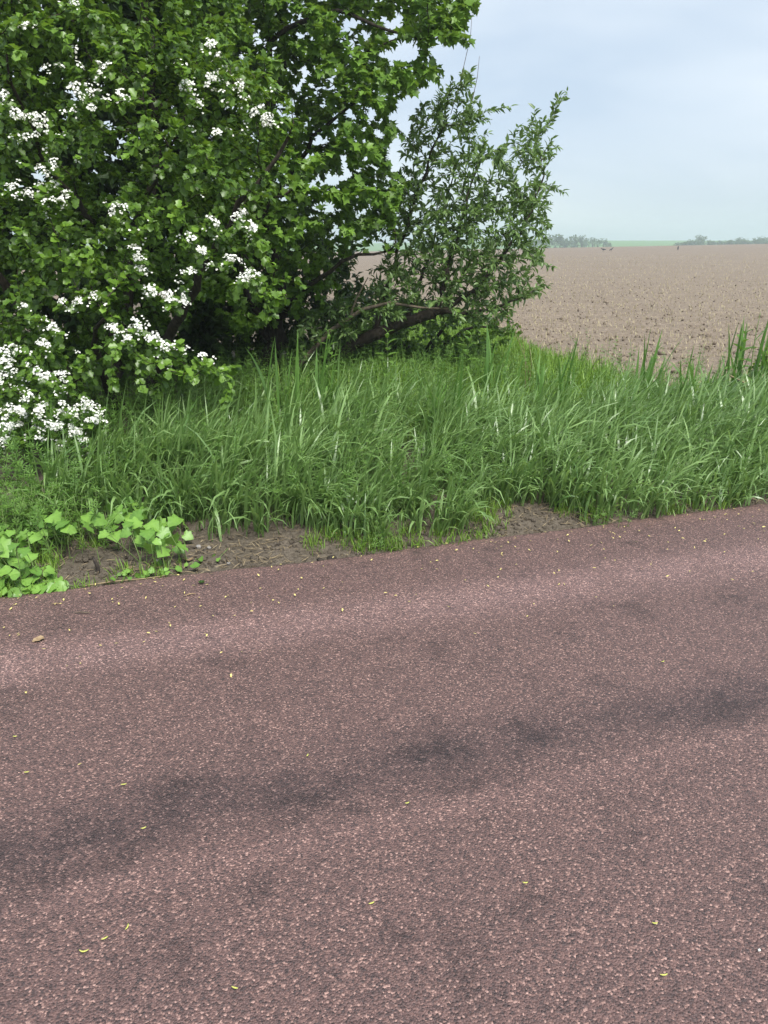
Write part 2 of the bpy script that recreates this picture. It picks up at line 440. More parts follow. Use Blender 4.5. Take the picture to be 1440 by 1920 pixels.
# ------------------------------------------------------------------ branching
def grow(trunks, attract, tip_r=.0022, power=.46, long_cost=.18, sag=0.0, stiff=.35, step=.11, jitter=.02, power_seed=3):
    """trunks: polylines [(pts, r0, r1)]; each attractor gets a twig from the cheapest node. Returns bark mesh and twig paths."""
    R = np.random.default_rng(power_seed)
    cap = 60000
    P = np.zeros((cap, 3)); par = -np.ones(cap, int); ln = np.zeros(cap); tg = np.zeros((cap, 3)); base = np.zeros(cap)
    n = 0; paths = []
    for pts, r0, r1 in trunks:
        pts = np.asarray(pts, float)
        # smooth the polyline
        L = np.concatenate([[0], np.cumsum(np.linalg.norm(np.diff(pts, axis=0), axis=1))])
        m = max(3, int(L[-1] / step)); q = np.linspace(0, L[-1], m)
        f = np.stack([np.interp(q, L, pts[:, k]) for k in range(3)], -1)
        for _ in range(3): f[1:-1] = (f[:-2] + 2 * f[1:-1] + f[2:]) / 4
        f[1:-1] += R.normal(0, jitter, f[1:-1].shape)
        start = -1
        if n:
            dd = np.linalg.norm(P[:n] - f[0], axis=1)
            if dd.min() < .25: start = int(dd.argmin())
        ids = []
        for k in range(m):
            P[n] = f[k]; par[n] = (start if k == 0 else n - 1); ln[n] = (0 if par[n] < 0 else ln[par[n]] + np.linalg.norm(P[n] - P[par[n]]))
            tg[n] = nrm(f[min(k + 1, m - 1)] - f[max(k - 1, 0)]); base[n] = r0 + (r1 - r0) * k / (m - 1); ids.append(n); n += 1
        paths.append((ids, True))
    d0 = np.array([np.linalg.norm(P[:n] - a, axis=1).min() for a in attract])
    twigs = []
    for ai in np.argsort(d0):
        a = attract[ai]
        v = a - P[:n]; d = np.linalg.norm(v, axis=1)
        back = (v * tg[:n]).sum(1) / (d + 1e-6)
        i = int(np.argmin(d * (1.25 - .35 * back) + long_cost * ln[:n]))
        dist = d[i]
        if dist < .03: continue
        c = P[i] + tg[i] * dist * stiff + np.array([0, 0, .12 * dist])
        m = max(2, int(dist / step) + 1); u = np.linspace(0, 1, m + 1)[1:, None]
        f = (1 - u) ** 2 * P[i] + 2 * u * (1 - u) * c + u ** 2 * a
        f[:, 2] -= sag * dist * (u[:, 0] ** 3)
        f[:-1] += R.normal(0, jitter * .5, f[:-1].shape)
        ids = [i]
        for k in range(m):
            P[n] = f[k]; par[n] = ids[-1]; ln[n] = ln[par[n]] + np.linalg.norm(P[n] - P[par[n]]); tg[n] = nrm(P[n] - P[par[n]]); ids.append(n); n += 1
        paths.append((ids, False)); twigs.append((ai, ids))
    cnt = np.zeros(n); has = np.zeros(n, bool); has[par[:n][par[:n] >= 0]] = True
    cnt[~has] = 1
    for k in range(n - 1, -1, -1):
        if par[k] >= 0: cnt[par[k]] += cnt[k]
    rad = np.maximum(tip_r * np.maximum(cnt, 1) ** power, base[:n])
    acc = Acc()
    for ids, tr in paths:
        r = rad[ids].copy()
        if not tr: r[0] = min(r[0], r[1] * 1.5); r[-1] *= .6
        V, T = tube(P[ids], r, 9 if tr else (5 if r[0] > .008 else 3))
        acc.add(V, T)
    tw = [(ai, P[ids]) for ai, ids in twigs]
    return acc, tw
def resample(p, from_end, ds, R):
    """points every ds along the last from_end metres of a path, with tangents"""
    L = np.concatenate([[0], np.cumsum(np.linalg.norm(np.diff(p, axis=0), axis=1))])
    q = np.arange(L[-1], max(0, L[-1] - from_end), -ds)
    if not len(q): q = np.array([L[-1]])
    pos = np.stack([np.interp(q, L, p[:, k]) for k in range(3)], -1)
    q2 = np.maximum(q - .04, 0); q3 = np.minimum(q + .01, L[-1])
    tn = nrm(np.stack([np.interp(q3, L, p[:, k]) - np.interp(q2, L, p[:, k]) for k in range(3)], -1))
    return pos, tn
def leaves_on(pos, tn, per, size, centre, R, spread=(.6, 1.5), up=.9, outw=.5, droop=.15, vary=.3):
    """rosettes of leaves: returns frames, places, tint"""
    n = len(pos); pos = np.repeat(pos, per, 0); tn = np.repeat(tn, per, 0)
    rnd = nrm(R.normal(size=(n * per, 3))); perp = nrm(np.cross(tn, rnd))
    al = R.uniform(*spread, n * per)[:, None]
    d = tn * np.cos(al) + perp * np.sin(al) + np.array([0, 0, -droop])
    o = nrm(pos - centre)
    nup = np.array([0, 0, up]) + o * outw + R.normal(0, .38, (n * per, 3))
    sz = size * R.uniform(1 - vary, 1 + vary, n * per)
    M = frames(d, nup) * sz[:, None, None]
    pos = pos + R.normal(0, .006, pos.shape)
    return M, pos, sz
def leaf_parts(root, M, P, tint, Vt, Ft, mat, limit, mind=0):
    """the leaves that show largest become objects of their own; returns the mask of the rest"""
    px, py, f = project(P)
    vis = (px > 0) & (px < PW) & (py > 0) & (py < PH) & (f > mind)
    face = np.abs((M[:, :, 2] * (P - np.array([0, 0, CH]))).sum(1)) / (np.linalg.norm(M[:, :, 2], axis=1) * np.linalg.norm(P - np.array([0, 0, CH]), axis=1))
    score = np.where(vis, np.linalg.norm(M[:, :, 1], axis=1) / f ** 2.5 * (.3 + face), 0)
    idx = np.argsort(-score)[:limit]
    protos = [mesh_obj('leaf', Vt, Ft, mat, tv, False, None, False).data for tv in (.25, .5, .75, .95)]
    for i in idx:
        o = bpy.data.objects.new('leaf', protos[min(3, int(tint[i] * 4))])
        o.matrix_world = Matrix([[*M[i, 0], P[i, 0]], [*M[i, 1], P[i, 1]], [*M[i, 2], P[i, 2]], [0, 0, 0, 1]])
        COL.objects.link(o); o.parent = root
        o.matrix_parent_inverse = Matrix.Translation(-Vector(root.location))
    keep = np.ones(len(P), bool); keep[idx] = False
    return keep
def in_poly(x, y, poly):
    inside = np.zeros(len(x), bool); j = len(poly) - 1
    for i in range(len(poly)):
        xi, yi = poly[i]; xj, yj = poly[j]
        c = ((yi > y) != (yj > y)) & (x < (xj - xi) * (y - yi) / (yj - yi + 1e-9) + xi)
        inside ^= c; j = i
    return inside
def sample_poly(poly, n, R):
    p = np.array(poly, float); lo, hi = p.min(0), p.max(0); xs, ys = [], []
    while len(xs) < n:
        x = R.uniform(lo[0], hi[0], n * 3); y = R.uniform(lo[1], hi[1], n * 3)
        k = in_poly(x, y, poly); xs += list(x[k]); ys += list(y[k])
    return np.array(xs[:n]), np.array(ys[:n])
def local(root, acc):                 # mesh points relative to the thing's base
    loc = np.array(root.location)
    acc.V = [v - loc for v in acc.V]
    return acc

def finish_tree(root, bark_acc, bark_mat, M, P, tint, Vt, Ft, mat, limit, trunk_name='trunk'):
    local(root, bark_acc).obj(trunk_name, bark_mat, root, True)
    keep = leaf_parts(root, M, P, tint, Vt, Ft, mat, limit) if limit else np.ones(len(P), bool)
    V, T, t = batch(Vt, Ft, M[keep], P[keep] - np.array(root.location), tint[keep])
    o = mesh_obj('crown', V, T, mat, t, False, root); o['kind'] = 'stuff'

# ------------------------------------------------------------------ hawthorn in blossom
R = np.random.default_rng(21)
BL = [(65,240,14,35,25),(165,185,10,30,22),(230,190,3,15,10),(100,325,4,15,10),(85,370,10,55,14),(20,355,5,20,10),(115,385,5,20,8),(225,405,4,12,18),
 (400,90,5,14,14),(400,155,6,14,12),(440,180,9,35,14),(350,175,6,10,18),(480,220,7,25,12),(410,255,3,12,8),(500,235,4,12,10),(375,205,2,8,8),
 (395,415,3,12,8),(450,415,4,12,8),(475,432,5,12,10),(355,450,2,8,6),(265,475,4,12,8),(260,502,7,20,18),(290,550,6,18,12),(320,560,7,20,18),(338,572,4,10,8),
 (380,480,5,14,8),(430,497,6,25,10),(355,520,3,10,8),(460,530,4,12,8),(478,520,3,8,8),(150,570,3,12,8),(115,572,2,10,6),(45,580,2,8,6),(182,562,2,8,6),
 (210,622,4,12,8),(240,640,5,14,8),(255,615,5,14,8),(290,645,6,15,10),(312,655,5,12,10),(380,676,3,10,6),(105,622,4,14,8),(90,650,5,18,10),(30,660,5,25,8),
 (15,692,9,20,15),(10,722,5,14,8),(85,710,5,14,8),(115,716,4,12,8),(55,750,7,10,15),(20,775,6,14,8),(45,777,5,12,8),(75,792,7,10,18),(80,815,5,12,8),
 (25,805,9,25,8),(10,832,4,14,6),(130,777,8,15,12),(160,765,8,20,12),(182,790,7,15,10),(150,815,8,15,8),(155,835,5,12,6),(105,806,4,12,6),(80,770,3,10,6),
 (140,20,2,12,8),(60,60,2,12,8),(130,130,3,20,10),(10,190,3,10,10),(200,130,3,20,10)]
def front_y(px, py):
    return 5.25 - .38 * sstep(520, 800, py) + .0005 * np.clip(px - 200, 0, 400)
haw = empty('hawthorn_tree', (-2.35, 6.9, .1))
tag(haw, 'hawthorn tree covered in white blossom, its branches arching over the verge', 'tree')
spray = np.array([(525,550),(505,548),(485,540),(432,706),(410,700),(380,690),(350,690),(330,395),(300,390),(270,400),(250,372),(220,380),(325,230),(290,225),(240,282),(265,250),
  (150,480),(180,500),(130,520),(190,540),(170,460),(60,400),(110,420),(30,440),(280,715),(255,690),(310,700),(330,650),(230,660),(160,690),(500,445),(490,470),(460,450),(420,440),
  (120,80),(60,130),(200,90),(280,110),(330,130),(230,150),(310,290),(350,320),(400,310),(60,300),(150,290),(20,270),(190,250),(100,200),(250,60),(350,60),(420,120),(480,170),
  (60,520),(20,560),(90,480),(70,600),(300,440),(340,420),(240,440),(380,360),(440,340),(430,230),(380,260),(20,100),(30,30),(180,30),(110,660),(60,640),(50,700),(130,740),(30,740),(110,780),(40,830),(120,830),(190,800)], float)
att = []
for x, y, n, sx, sy in BL:
    k = max(2, int(n * .5))
    px, py = x + R.normal(0, sx * .6, k), y + R.normal(0, sy * .6, k)
    att.append(at_y(px, py, front_y(px, py) + R.uniform(-.08, .15, k)))
for rep in range(3):
    px, py = spray[:, 0] + R.normal(0, 8 + 14 * rep, len(spray)), spray[:, 1] + R.normal(0, 6 + 8 * rep, len(spray))
    att.append(at_y(px, py, front_y(px, py) + R.uniform(-.1, .15 + .25 * rep, len(spray))))
n_front = sum(len(a) for a in att)
poly_h = [(-420,-420),(330,-420),(440,0),(520,140),(530,300),(490,420),(420,500),(350,600),(260,690),(150,735),(40,800),(-420,820)]
px, py = sample_poly(poly_h, 3000, R)
ko = ((px > -60) & (py > -60)) | (R.random(len(px)) < np.where(px > -60, .75, .4))
px, py = px[ko], py[ko]
def void(px, py, seed, a=230., b=85.):
    u, v = (px * .9 + py * .43) / a, (-px * .43 + py * .9) / b
    return sstep(-.02, .22, fbm(u, v, seed, 2))
vd = void(px, py, 301)
yb = front_y(px, py) + .12 + 1.4 * vd + (2.2 - 1.2 * vd) * R.random(len(px)) ** 1.4
att.append(at_y(px, py, yb))
att = np.concatenate(att)
att = att[att[:, 2] > .22]
b = np.array([-2.35, 6.9, 0])
trunks = [
 ([b + (0, 0, 0), b + (-.15, .1, .6), b + (.1, .2, 1.3), b + (.45, .1, 2.1), b + (.5, .2, 3.1), b + (.3, .1, 4.2)], .07, .015),
 ([b + (.08, 0, 0), b + (.4, -.3, .6), b + (.75, -.6, 1.15), b + (1.2, -.9, 1.75), b + (1.7, -1.1, 2.3)], .06, .012),
 ([b + (-.1, 0, 0), b + (-.5, -.3, .8), b + (-.9, -.6, 1.7), b + (-1.3, -.8, 2.8)], .06, .012),
 ([b + (0, -.1, .1), b + (.1, -.7, .6), b + (.25, -1.2, 1.0), b + (.5, -1.6, 1.15)], .045, .01),
 ([b + (-.1, -.1, .1), b + (-.25, -.8, .6), b + (-.3, -1.3, .9), b + (-.2, -1.7, .85)], .04, .01),
 ([b + (.1, .15, 1.3), b + (.5, -.6, 1.9), b + (.9, -1.2, 2.2)], .028, .008),
 ([b + (.15, .18, 1.4), b + (-.2, -.6, 2.2), b + (-.1, -1.2, 2.6)], .028, .008)]
bark, tw = grow(trunks, att, .0017, .44, .15, .10, .45, .14, .018)
pp, tt = [], []
for ai, p in tw:
    a, t_ = resample(p, .45, .055, R); pp.append(a); tt.append(t_)
pos, tn = np.concatenate(pp), np.concatenate(tt)
Mh, Ph, _ = leaves_on(pos, tn, 5, .052, np.array([-2.2, 6.9, 1.6]), R, (.5, 1.4), 1.0, .6)
# young growth at the outer tips is yellower
tip = np.repeat(np.exp(-np.minimum.reduce([np.linalg.norm(pos - q, axis=1) for q in at_y(spray[:40, 0], spray[:40, 1], front_y(spray[:40, 0], spray[:40, 1]))]) / .10), 5)
tint_h = np.clip(R.normal(.36, .2, len(Ph)) + .55 * tip, 0, 1)
hz = Ph[:, 2] > .12
Mh, Ph, tint_h = Mh[hz], Ph[hz], tint_h[hz]
finish_tree(haw, bark, M_bark, Mh, Ph, tint_h, HAW_V, HAW_T, M_haw, 300)
# blossom clusters
def flower_cluster(seed):
    r = np.random.default_rng(seed); acc = Acc(); n = r.integers(9, 15)
    fo = [(0, 0, .15)]
    for k in range(10):
        a = k * math.pi / 5; q = 1.0 if k % 2 == 0 else .62
        fo.append((q * math.cos(a), q * math.sin(a), .22 if k % 2 == 0 else .1))
    FV = np.array(fo); FV[0, 2] = -.1; FT = np.array([(0, 1 + k, 1 + (k + 1) % 10) for k in range(10)])
    for k in range(n):
        a = r.uniform(0, 2 * math.pi); q = .026 * math.sqrt(r.random()); c = np.array([q * math.cos(a), q * math.sin(a), .022 - q * .55 + r.normal(0, .004)])
        nn = nrm(np.array([c[0] * 22, c[1] * 22, .8]) + r.normal(0, .35, 3)); M = frames(nrm(np.cross(nn, r.normal(size=3))), nn)
        acc.add((M @ (FV * r.uniform(.0075, .0098)).T).T + c, FT)
    return mesh_obj('blossom_cluster', np.concatenate(acc.V), np.concatenate(acc.T), M_petal, None, False, None, False).data
clus = [flower_cluster(s) for s in range(6)]
nb = 0
BSUM = sum(b_[2] for b_ in BL)
tree_pts = np.concatenate([p[-3:] for ai, p in tw])
for x, y, n, sx, sy in BL:
    for k in range(max(1, round(n * 298 / BSUM))):
        if nb >= 300: break
        qx, qy = x + R.normal(0, sx * .55), y + R.normal(0, sy * .6)
        c = at_y(qx, qy, float(front_y(qx, qy)) - .05 + R.normal(0, .05))
        j = np.linalg.norm(tree_pts - c, axis=1).argmin()
        if np.linalg.norm(tree_pts[j] - c) > .16: c = tree_pts[j] + nrm(c - tree_pts[j]) * R.uniform(.05, .15)
        o = bpy.data.objects.new('blossom_cluster', clus[nb % 6]); COL.objects.link(o); o.parent = haw
        z = Vector((R.normal(.1, .4), R.normal(-.45, .35), 1)).normalized()
        q = z.to_track_quat('Z', 'Y').to_matrix() @ Matrix.Rotation(R.uniform(0, 6.28), 3, 'Z')
        o.matrix_world = Matrix.Translation(Vector(c) + Vector((0, -.015, .02))) @ q.to_4x4() @ Matrix.Scale(R.uniform(.85, 1.3), 4)
        o.matrix_parent_inverse = Matrix.Translation(-Vector(haw.location))
        nb += 1

# single flowers and small late bunches between the clusters
fo = [(0, 0, 0)] + [((1.0 if k % 2 == 0 else .62) * math.cos(k * math.pi / 5), (1.0 if k % 2 == 0 else .62) * math.sin(k * math.pi / 5), .25 if k % 2 == 0 else .12) for k in range(10)]
FV = np.array(fo); FT = np.array([(0, 1 + k, 1 + (k + 1) % 10) for k in range(10)])
cc = []
for x, y, n, sx, sy in BL:
    for k in range(n):
        qx, qy = x + R.normal(0, sx * 1.1 + 6), y + R.normal(0, sy * 1.1 + 5); c = at_y(qx, qy, float(front_y(qx, qy)) - .03)
        j = np.linalg.norm(tree_pts - c, axis=1).argmin()
        if np.linalg.norm(tree_pts[j] - c) > .22: continue
        c = c + (tree_pts[j] - c) * .5
        for q in range(R.integers(2, 6)): cc.append(c + R.normal(0, .014, 3))
cc = np.array(cc); nn = nrm(np.array([.1, -.6, .8]) + R.normal(0, .4, cc.shape))
Mf = frames(np.cross(nn, R.normal(size=cc.shape)), nn) * R.uniform(.007, .0105, len(cc))[:, None, None]
V, T, _ = batch(FV, FT, Mf, cc - np.array(haw.location)); mesh_obj('single_blossoms', V, T, M_petal, None, False, haw)['kind'] = 'stuff'

# ------------------------------------------------------------------ field maple behind it
R = np.random.default_rng(33)
mb = np.array([-1.3, 8.9, 0])
mapl = empty('maple_tree', (mb[0], mb[1], .1))
tag(mapl, 'tall field maple with lobed leaves between the hawthorn and the willow', 'tree')
poly_m = [(250,-420),(700,-400),(880,-160),(900,0),(868,55),(815,100),(820,135),(745,190),(728,250),(735,300),(752,345),(740,405),(680,440),(640,520),(600,610),(450,640),(330,560),(330,200)]
px, py = sample_poly(poly_m, 2000, R)
ko = (py > -60) | (R.random(len(px)) < .75)
px, py = px[ko], py[ko]
gap = ((px - 770) / 55) ** 2 + ((py - 95) / 28) ** 2 < 1
gap |= ((px - 700) / 45) ** 2 + ((py - 480) / 35) ** 2 < 1
vd = void(px, py, 401, 130., 80.)
ym = 7.3 + .9 * vd + (2.4 - .9 * vd) * R.random(len(px)) ** 1.3
att = at_y(px[~gap], py[~gap], ym[~gap])
edge = np.array([(880,2),(862,40),(858,70),(845,60),(830,30),(800,20),(780,10),(815,135),(790,130),(770,150),(740,180),(725,150),(700,120),(735,240),(720,265),(745,345),(735,370),(735,400),(700,420),(690,350),(600,120),(620,180),(650,230),(560,80),(600,60),(520,120),(660,300),(640,360),(600,300),(560,350)], float)
for rep in range(4):
    q = edge + R.normal(0, 9, edge.shape); att = np.concatenate([att, at_y(q[:, 0], q[:, 1], R.uniform(7.3, 8.2, len(q)))])
att = att[att[:, 2] > .5]
c = [tuple(at_y(x, y, Y)) for x, y, Y in ((500, 60, 8.4), (640, 10, 8.0), (690, 35, 7.9), (770, 85, 7.8), (812, 88, 7.8), (838, 60, 7.8))]
trunks = [
 ([mb, mb + (.1, 0, 1.2), mb + (.05, -.1, 2.4), mb + (.3, 0, 3.6), mb + (.2, 0, 4.8)], .12, .02),
 ([mb + (.07, -.02, 1.6), c[0], c[1], c[2], c[3], c[4], c[5]], .045, .007),
 ([mb + (.08, -.05, .8), mb + (.5, -.6, 1.2), mb + (1.0, -.9, 1.5), mb + (1.35, -.9, 1.55)], .04, .01),
 ([mb + (0, 0, .6), mb + (-.2, -.6, 1.3), mb + (.1, -1.1, 1.9), mb + (.5, -1.4, 2.1)], .04, .01),
 ([mb + (.05, -.05, 2.0), mb + (.6, -.6, 2.6), mb + (1.1, -.9, 2.9)], .035, .01)]
bark, tw = grow(trunks, att, .0019, .44, .15, .06, .4, .14, .02)
pp, tt = [], []
for ai, p in tw:
    a, t_ = resample(p, .50, .06, R); pp.append(a); tt.append(t_)
pos, tn = np.concatenate(pp), np.concatenate(tt)
Mm, Pm, _ = leaves_on(pos, tn, 4, .072, np.array([-1.0, 9.2, 2.2]), R, (.6, 1.5), 1.1, .5, .25)
tint_m = np.clip(R.normal(.5, .22, len(Pm)), 0, 1)
finish_tree(mapl, bark, M_bark, Mm, Pm, tint_m, MAP_V, MAP_T, M_map, 300)

# ------------------------------------------------------------------ thickets; the dark ones are added to block sky light
def thicket(name, label, base, poly, n, y0, y1, leaf, seed, dens=4, mat=None):
    R = np.random.default_rng(seed)
    root = empty(name, tuple(base)); tag(root, label, 'shrub')
    px, py = sample_poly(poly, n, R)
    att = at_y(px, py, R.uniform(y0, y1, n)); att = att[att[:, 2] > .15]
    b = np.array(base)
    lo = att.mean(0)
    trunks = [([b, b + (lo - b) * .35 + (0, 0, .3), lo], .05, .015)]
    for k in range(5):
        e = att[R.integers(len(att))]
        trunks.append(([b + R.normal(0, .08, 3) * (1, 1, 0), b + (e - b) * .4 + (0, 0, .35), e], .035, .008))
    bark, tw = grow(trunks, att, .0024, .46, .12, .05, .4, .14, .025)
    pp, tt = [], []
    for ai, p in tw:
        a, t_ = resample(p, .5, .07, R); pp.append(a); tt.append(t_)
    pos, tn = np.concatenate(pp), np.concatenate(tt)
    M, P, _ = leaves_on(pos, tn, dens, leaf, lo, R, (.6, 1.5), .9, .4, .2)
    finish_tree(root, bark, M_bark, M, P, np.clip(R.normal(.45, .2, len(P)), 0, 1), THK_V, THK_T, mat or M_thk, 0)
thicket('added_gap_shrub', 'dark shrub added under the maple to block light through the gap', (-.9, 9.9, .1), [(360,380),(560,400),(668,450),(675,520),(760,540),(800,600),(700,670),(340,690)], 650, 9.3, 10.8, .085, 5, 6)  # added fill, keeps light from coming through under the maple
thicket('added_backing_shrub', 'dense dark bush added behind the flowering hawthorn to block sky light', (-3.0, 9.8, .1), [(-380,-300),(380,-300),(470,300),(430,680),(-380,740)], 2000, 8.3, 10.6, .125, 6, 8)  # added backing, stops bright sky specks in the hawthorn gaps

thicket('undergrowth_bush', 'light leafy undergrowth bush beneath the leaning willow branches', (.5, 9.6, .1), [(640,610),(820,600),(960,585),(985,620),(930,680),(620,700)], 260, 8.9, 9.9, .055, 7, 5, M_map)
# ------------------------------------------------------------------ leaning willow
R = np.random.default_rng(55)
will = empty('willow_tree', (-1.1, 8.6, .1))
tag(will, 'small willow with a dark leaning trunk and thin shoots reaching over the field edge', 'tree')
def pth(lst): return [tuple(at_y(x, y, Y)) for x, y, Y in lst]
poly_lo = [(700,545),(760,470),(800,400),(880,380),(960,360),(1020,380),(1020,470),(1015,545),(960,575),(940,610),(830,600),(760,640),(640,660),(560,690),(540,620),(620,560)]
poly_up = [(745,300),(775,220),(830,170),(880,135),(900,210),(925,280),(985,230),(1035,220),(1035,300),(1020,390),(960,400),(860,400),(780,420),(700,450)]
px, py = sample_poly(poly_lo, 950, R); att = [at_y(px, py, R.uniform(7.9, 9.2, len(px)))]
px, py = sample_poly(poly_up, 460, R); att.append(at_y(px, py, R.uniform(8.1, 9.2, len(px))))
px, py = sample_poly([(690,400),(770,330),(800,420),(760,520),(690,560)], 55, R); att.append(at_y(px, py, R.uniform(8.3, 9.2, len(px))))
tips = np.array([(1062,174),(1050,182),(1040,200),(1002,205),(1000,225),(955,200),(1045,275),(1035,262),(1025,240),(1038,345),(1057,360),(1030,352),(1030,385),(1030,420),(1028,448),(1037,500),(1028,535),(1010,545),(985,562),(960,585),(882,135),(868,140),(850,150),(838,175),(800,195),(775,225),(760,290),(900,200),(915,225),(915,250),(940,300),(985,295),(975,260),(970,240),(1000,300),(990,340),(960,330),(720,345),(745,330),(1010,480),(1000,500),(1020,405)], float)
att.append(at_y(tips[:, 0], tips[:, 1], R.uniform(8.2, 8.9, len(tips))))
n_tip = len(tips)
att = np.concatenate(att); att = att[att[:, 2] > .2]
trunks = [
 (pth([(520,742,8.75),(580,695,8.7),(650,655,8.6),(700,630,8.5),(762,604,8.45),(815,588,8.4)]), .085, .055),
 (pth([(815,588,8.4),(835,540,8.45),(850,470,8.5),(870,390,8.5),(900,300,8.6)]), .035, .008),
 (pth([(815,588,8.4),(870,560,8.4),(930,500,8.4),(985,420,8.4),(1020,330,8.4)]), .03, .007),
 (pth([(815,588,8.4),(880,590,8.3),(950,570,8.3),(1000,545,8.3)]), .022, .006),
 (pth([(700,630,8.5),(720,560,8.7),(745,470,8.8),(780,370,8.8),(820,260,8.7)]), .03, .007),
 (pth([(762,604,8.45),(790,520,8.9),(820,440,9.0),(850,330,9.0)]), .024, .006)]
bark, tw = grow(trunks, att, .0021, .44, .10, .0, .45, .11, .012)
pp, tt = [], []
for ai, p in tw:
    a, t_ = resample(p, .34, .026, R); pp.append(a); tt.append(t_)
pos, tn = np.concatenate(pp), np.concatenate(tt)
Mw, Pw, _ = leaves_on(pos, tn, 2, .070, np.array([0, 8.6, 1.2]), R, (.45, 1.0), .7, .2, .05)
_px, _py, _ = project(Pw)       # the leaning trunk shows bare where it leaves the grass
_u = np.clip(((_px - 640) * 185 + (_py - 662) * -72) / (185 ** 2 + 72 ** 2), 0, 1)
_kp = (np.hypot(_px - 640 - 185 * _u, _py - 662 + 72 * _u) > 24) | (Pw[:, 1] > 8.5)
Mw, Pw = Mw[_kp], Pw[_kp]
finish_tree(will, bark, M_bark, Mw, Pw, np.clip(R.normal(.5, .22, len(Pw)), 0, 1), WIL_V, WIL_T, M_wil, 0)
acc = Acc()
V, T = tube(pth([(512,738,8.1),(560,685,8.1),(620,620,8.1),(680,580,8.1),(730,568,8.1),(790,577,8.1),(850,580,8.1)]), np.linspace(.032, .008, 7), 8); acc.add(V, T)
V, T = tube(pth([(655,598,8.1),(668,560,8.1),(690,520,8.15)]), [.014, .01, .005], 6); acc.add(V, T)
local(will, acc).obj('pale_stem', M_bark2, will, True)
for lst in ([(845,215,8.6),(866,140,8.6),(882,70,8.6),(886,15,8.6)], [(885,190,8.6),(895,145,8.6),(899,105,8.6)]):
    acc = Acc(); V, T = tube(pth(lst), np.linspace(.004, .0018, len(lst)), 4); acc.add(V, T); local(will, acc).obj('bare_shoot', M_bark2, will, True)

# ------------------------------------------------------------------ grass
def blades(base, L, wid, az, a0, a1, R, K=5, twist=.5, power=1.4):
    n = len(base); t = np.linspace(0, 1, K + 1)
    ang = a0[:, None] + (a1 - a0)[:, None] * t[None] ** power
    sl = (L / K)[:, None]
    mid = (ang[:, 1:] + ang[:, :-1]) / 2
    h = np.concatenate([np.zeros((n, 1)), np.cumsum(np.sin(mid) * sl, 1)], 1); z = np.concatenate([np.zeros((n, 1)), np.cumsum(np.cos(mid) * sl, 1)], 1)
    dx, dy = np.cos(az)[:, None], np.sin(az)[:, None]
    C = np.stack([base[:, 0:1] + h * dx, base[:, 1:2] + h * dy, base[:, 2:3] + z], -1)
    tw = R.normal(0, twist, n)[:, None] * t[None]
    side = np.stack([-np.sin(az)[:, None] * np.cos(tw) + 0 * t, np.cos(az)[:, None] * np.cos(tw) + 0 * t, np.sin(tw)], -1)
    prof = np.array([.55, .9, 1, .9, .62, .05]) if K == 5 else np.interp(t, [0, .2, .45, .7, .9, 1], [.55, .9, 1, .85, .45, .04])
    off = side * (wid[:, None] * prof[None] / 2)[..., None]
    V = np.stack([C - off, C + off], 2).reshape(n, -1, 3)
    q = []
    for k in range(K):
        a = 2 * k; q += [(a, a + 1, a + 3, a + 2)]
    q = np.array(q); T = (q[None] + (np.arange(n) * 2 * (K + 1))[:, None, None]).reshape(-1, 4)
    return V.reshape(-1, 3), T, 2 * (K + 1)
def front(s):
    return np.interp(s, [-6, -3.5, -2.2, -1.7, -1.3, -.75, -.3, 0, .1, .75, .9, 1.1, 1.45, 1.6, 9], [.3, .4, .75, .85, .72, .45, .30, .26, .12, .10, .30, .36, .28, .05, .03]) + .05 * vnoise(np.asarray(s) * 6, np.asarray(s) * 0, 71)
lean0 = math.atan2(RD[1], RD[0])
def grass_field(n, s0, s1, n0, n1, R):
    s = R.uniform(s0, s1, n); m = R.uniform(n0, n1, n); x, y = sn_to_xy(s, m)
    return s, m, x, y
R = np.random.default_rng(77)
# main stand of tall meadow grass: tussocks
acc_t = []
nt_ = 5200
s, m, x, y = grass_field(nt_, -4.5, 7.5, .02, 3.6, R)
ok = (m > front(s) + .03) & (is_field(x, y) < -.1) & ~((x < -1.55 - .12 * (y - 4.5)) & (m > 1.5)) & ~(s < -1.65 + .5 * vnoise(m * 3, s * 3, 94))
dens = np.clip(.75 + 1.0 * fbm(x * 1.1, y * 1.1, 91) + .25 * (m < .8), .5, 1) * np.where((s > -2.6) & (s < 4.2), 1, .5) * np.where(m > 1.5 + .5 * fbm(x * .9, y * .9, 93), .4, 1)
ok &= R.random(nt_) < dens
s, m, x, y = s[ok], m[ok], x[ok], y[ok]
per = 17
n = len(s) * per
bx, by = np.repeat(x, per) + R.normal(0, .045, n), np.repeat(y, per) + R.normal(0, .045, n)
ss_, mm_ = xy_to_sn(bx, by)
hgt = (.30 + .20 * sstep(.0, .9, mm_ - front(ss_)) - .10 * sstep(1.3, 2.4, mm_) + .16 * fbm(bx * .9, by * .9, 92)) * np.repeat(R.uniform(.75, 1.15, len(s)), per) * R.uniform(.55, 1.2, n)
hgt *= 1 - .35 * sstep(1.6, 2.6, mm_) * (bx > .5)
az = lean0 - .35 + np.repeat(R.normal(0, .5, len(s)), per) + R.normal(0, .75, n) - 1.0 * (mm_ - front(ss_) < .3) * (R.random(n) < .6)
a0 = np.abs(R.normal(.10, .12, n)); a1 = a0 + R.gamma(3.0, .48, n)
base = np.stack([bx, by, verge_z(bx, by) - .01], -1)
V, T, k = blades(base, hgt * 1.12, R.uniform(.008, .0195, n), az, a0, np.minimum(a1, 2.7), R)
tn_ = np.clip(np.repeat(R.normal(.42, .14, len(s)), per) + R.normal(0, .14, n) + .25 * fbm(bx * .6, by * .6, 95), 0, 1)
o = mesh_obj('meadow_grass', V, T, M_grs, np.repeat(tn_, k), True)
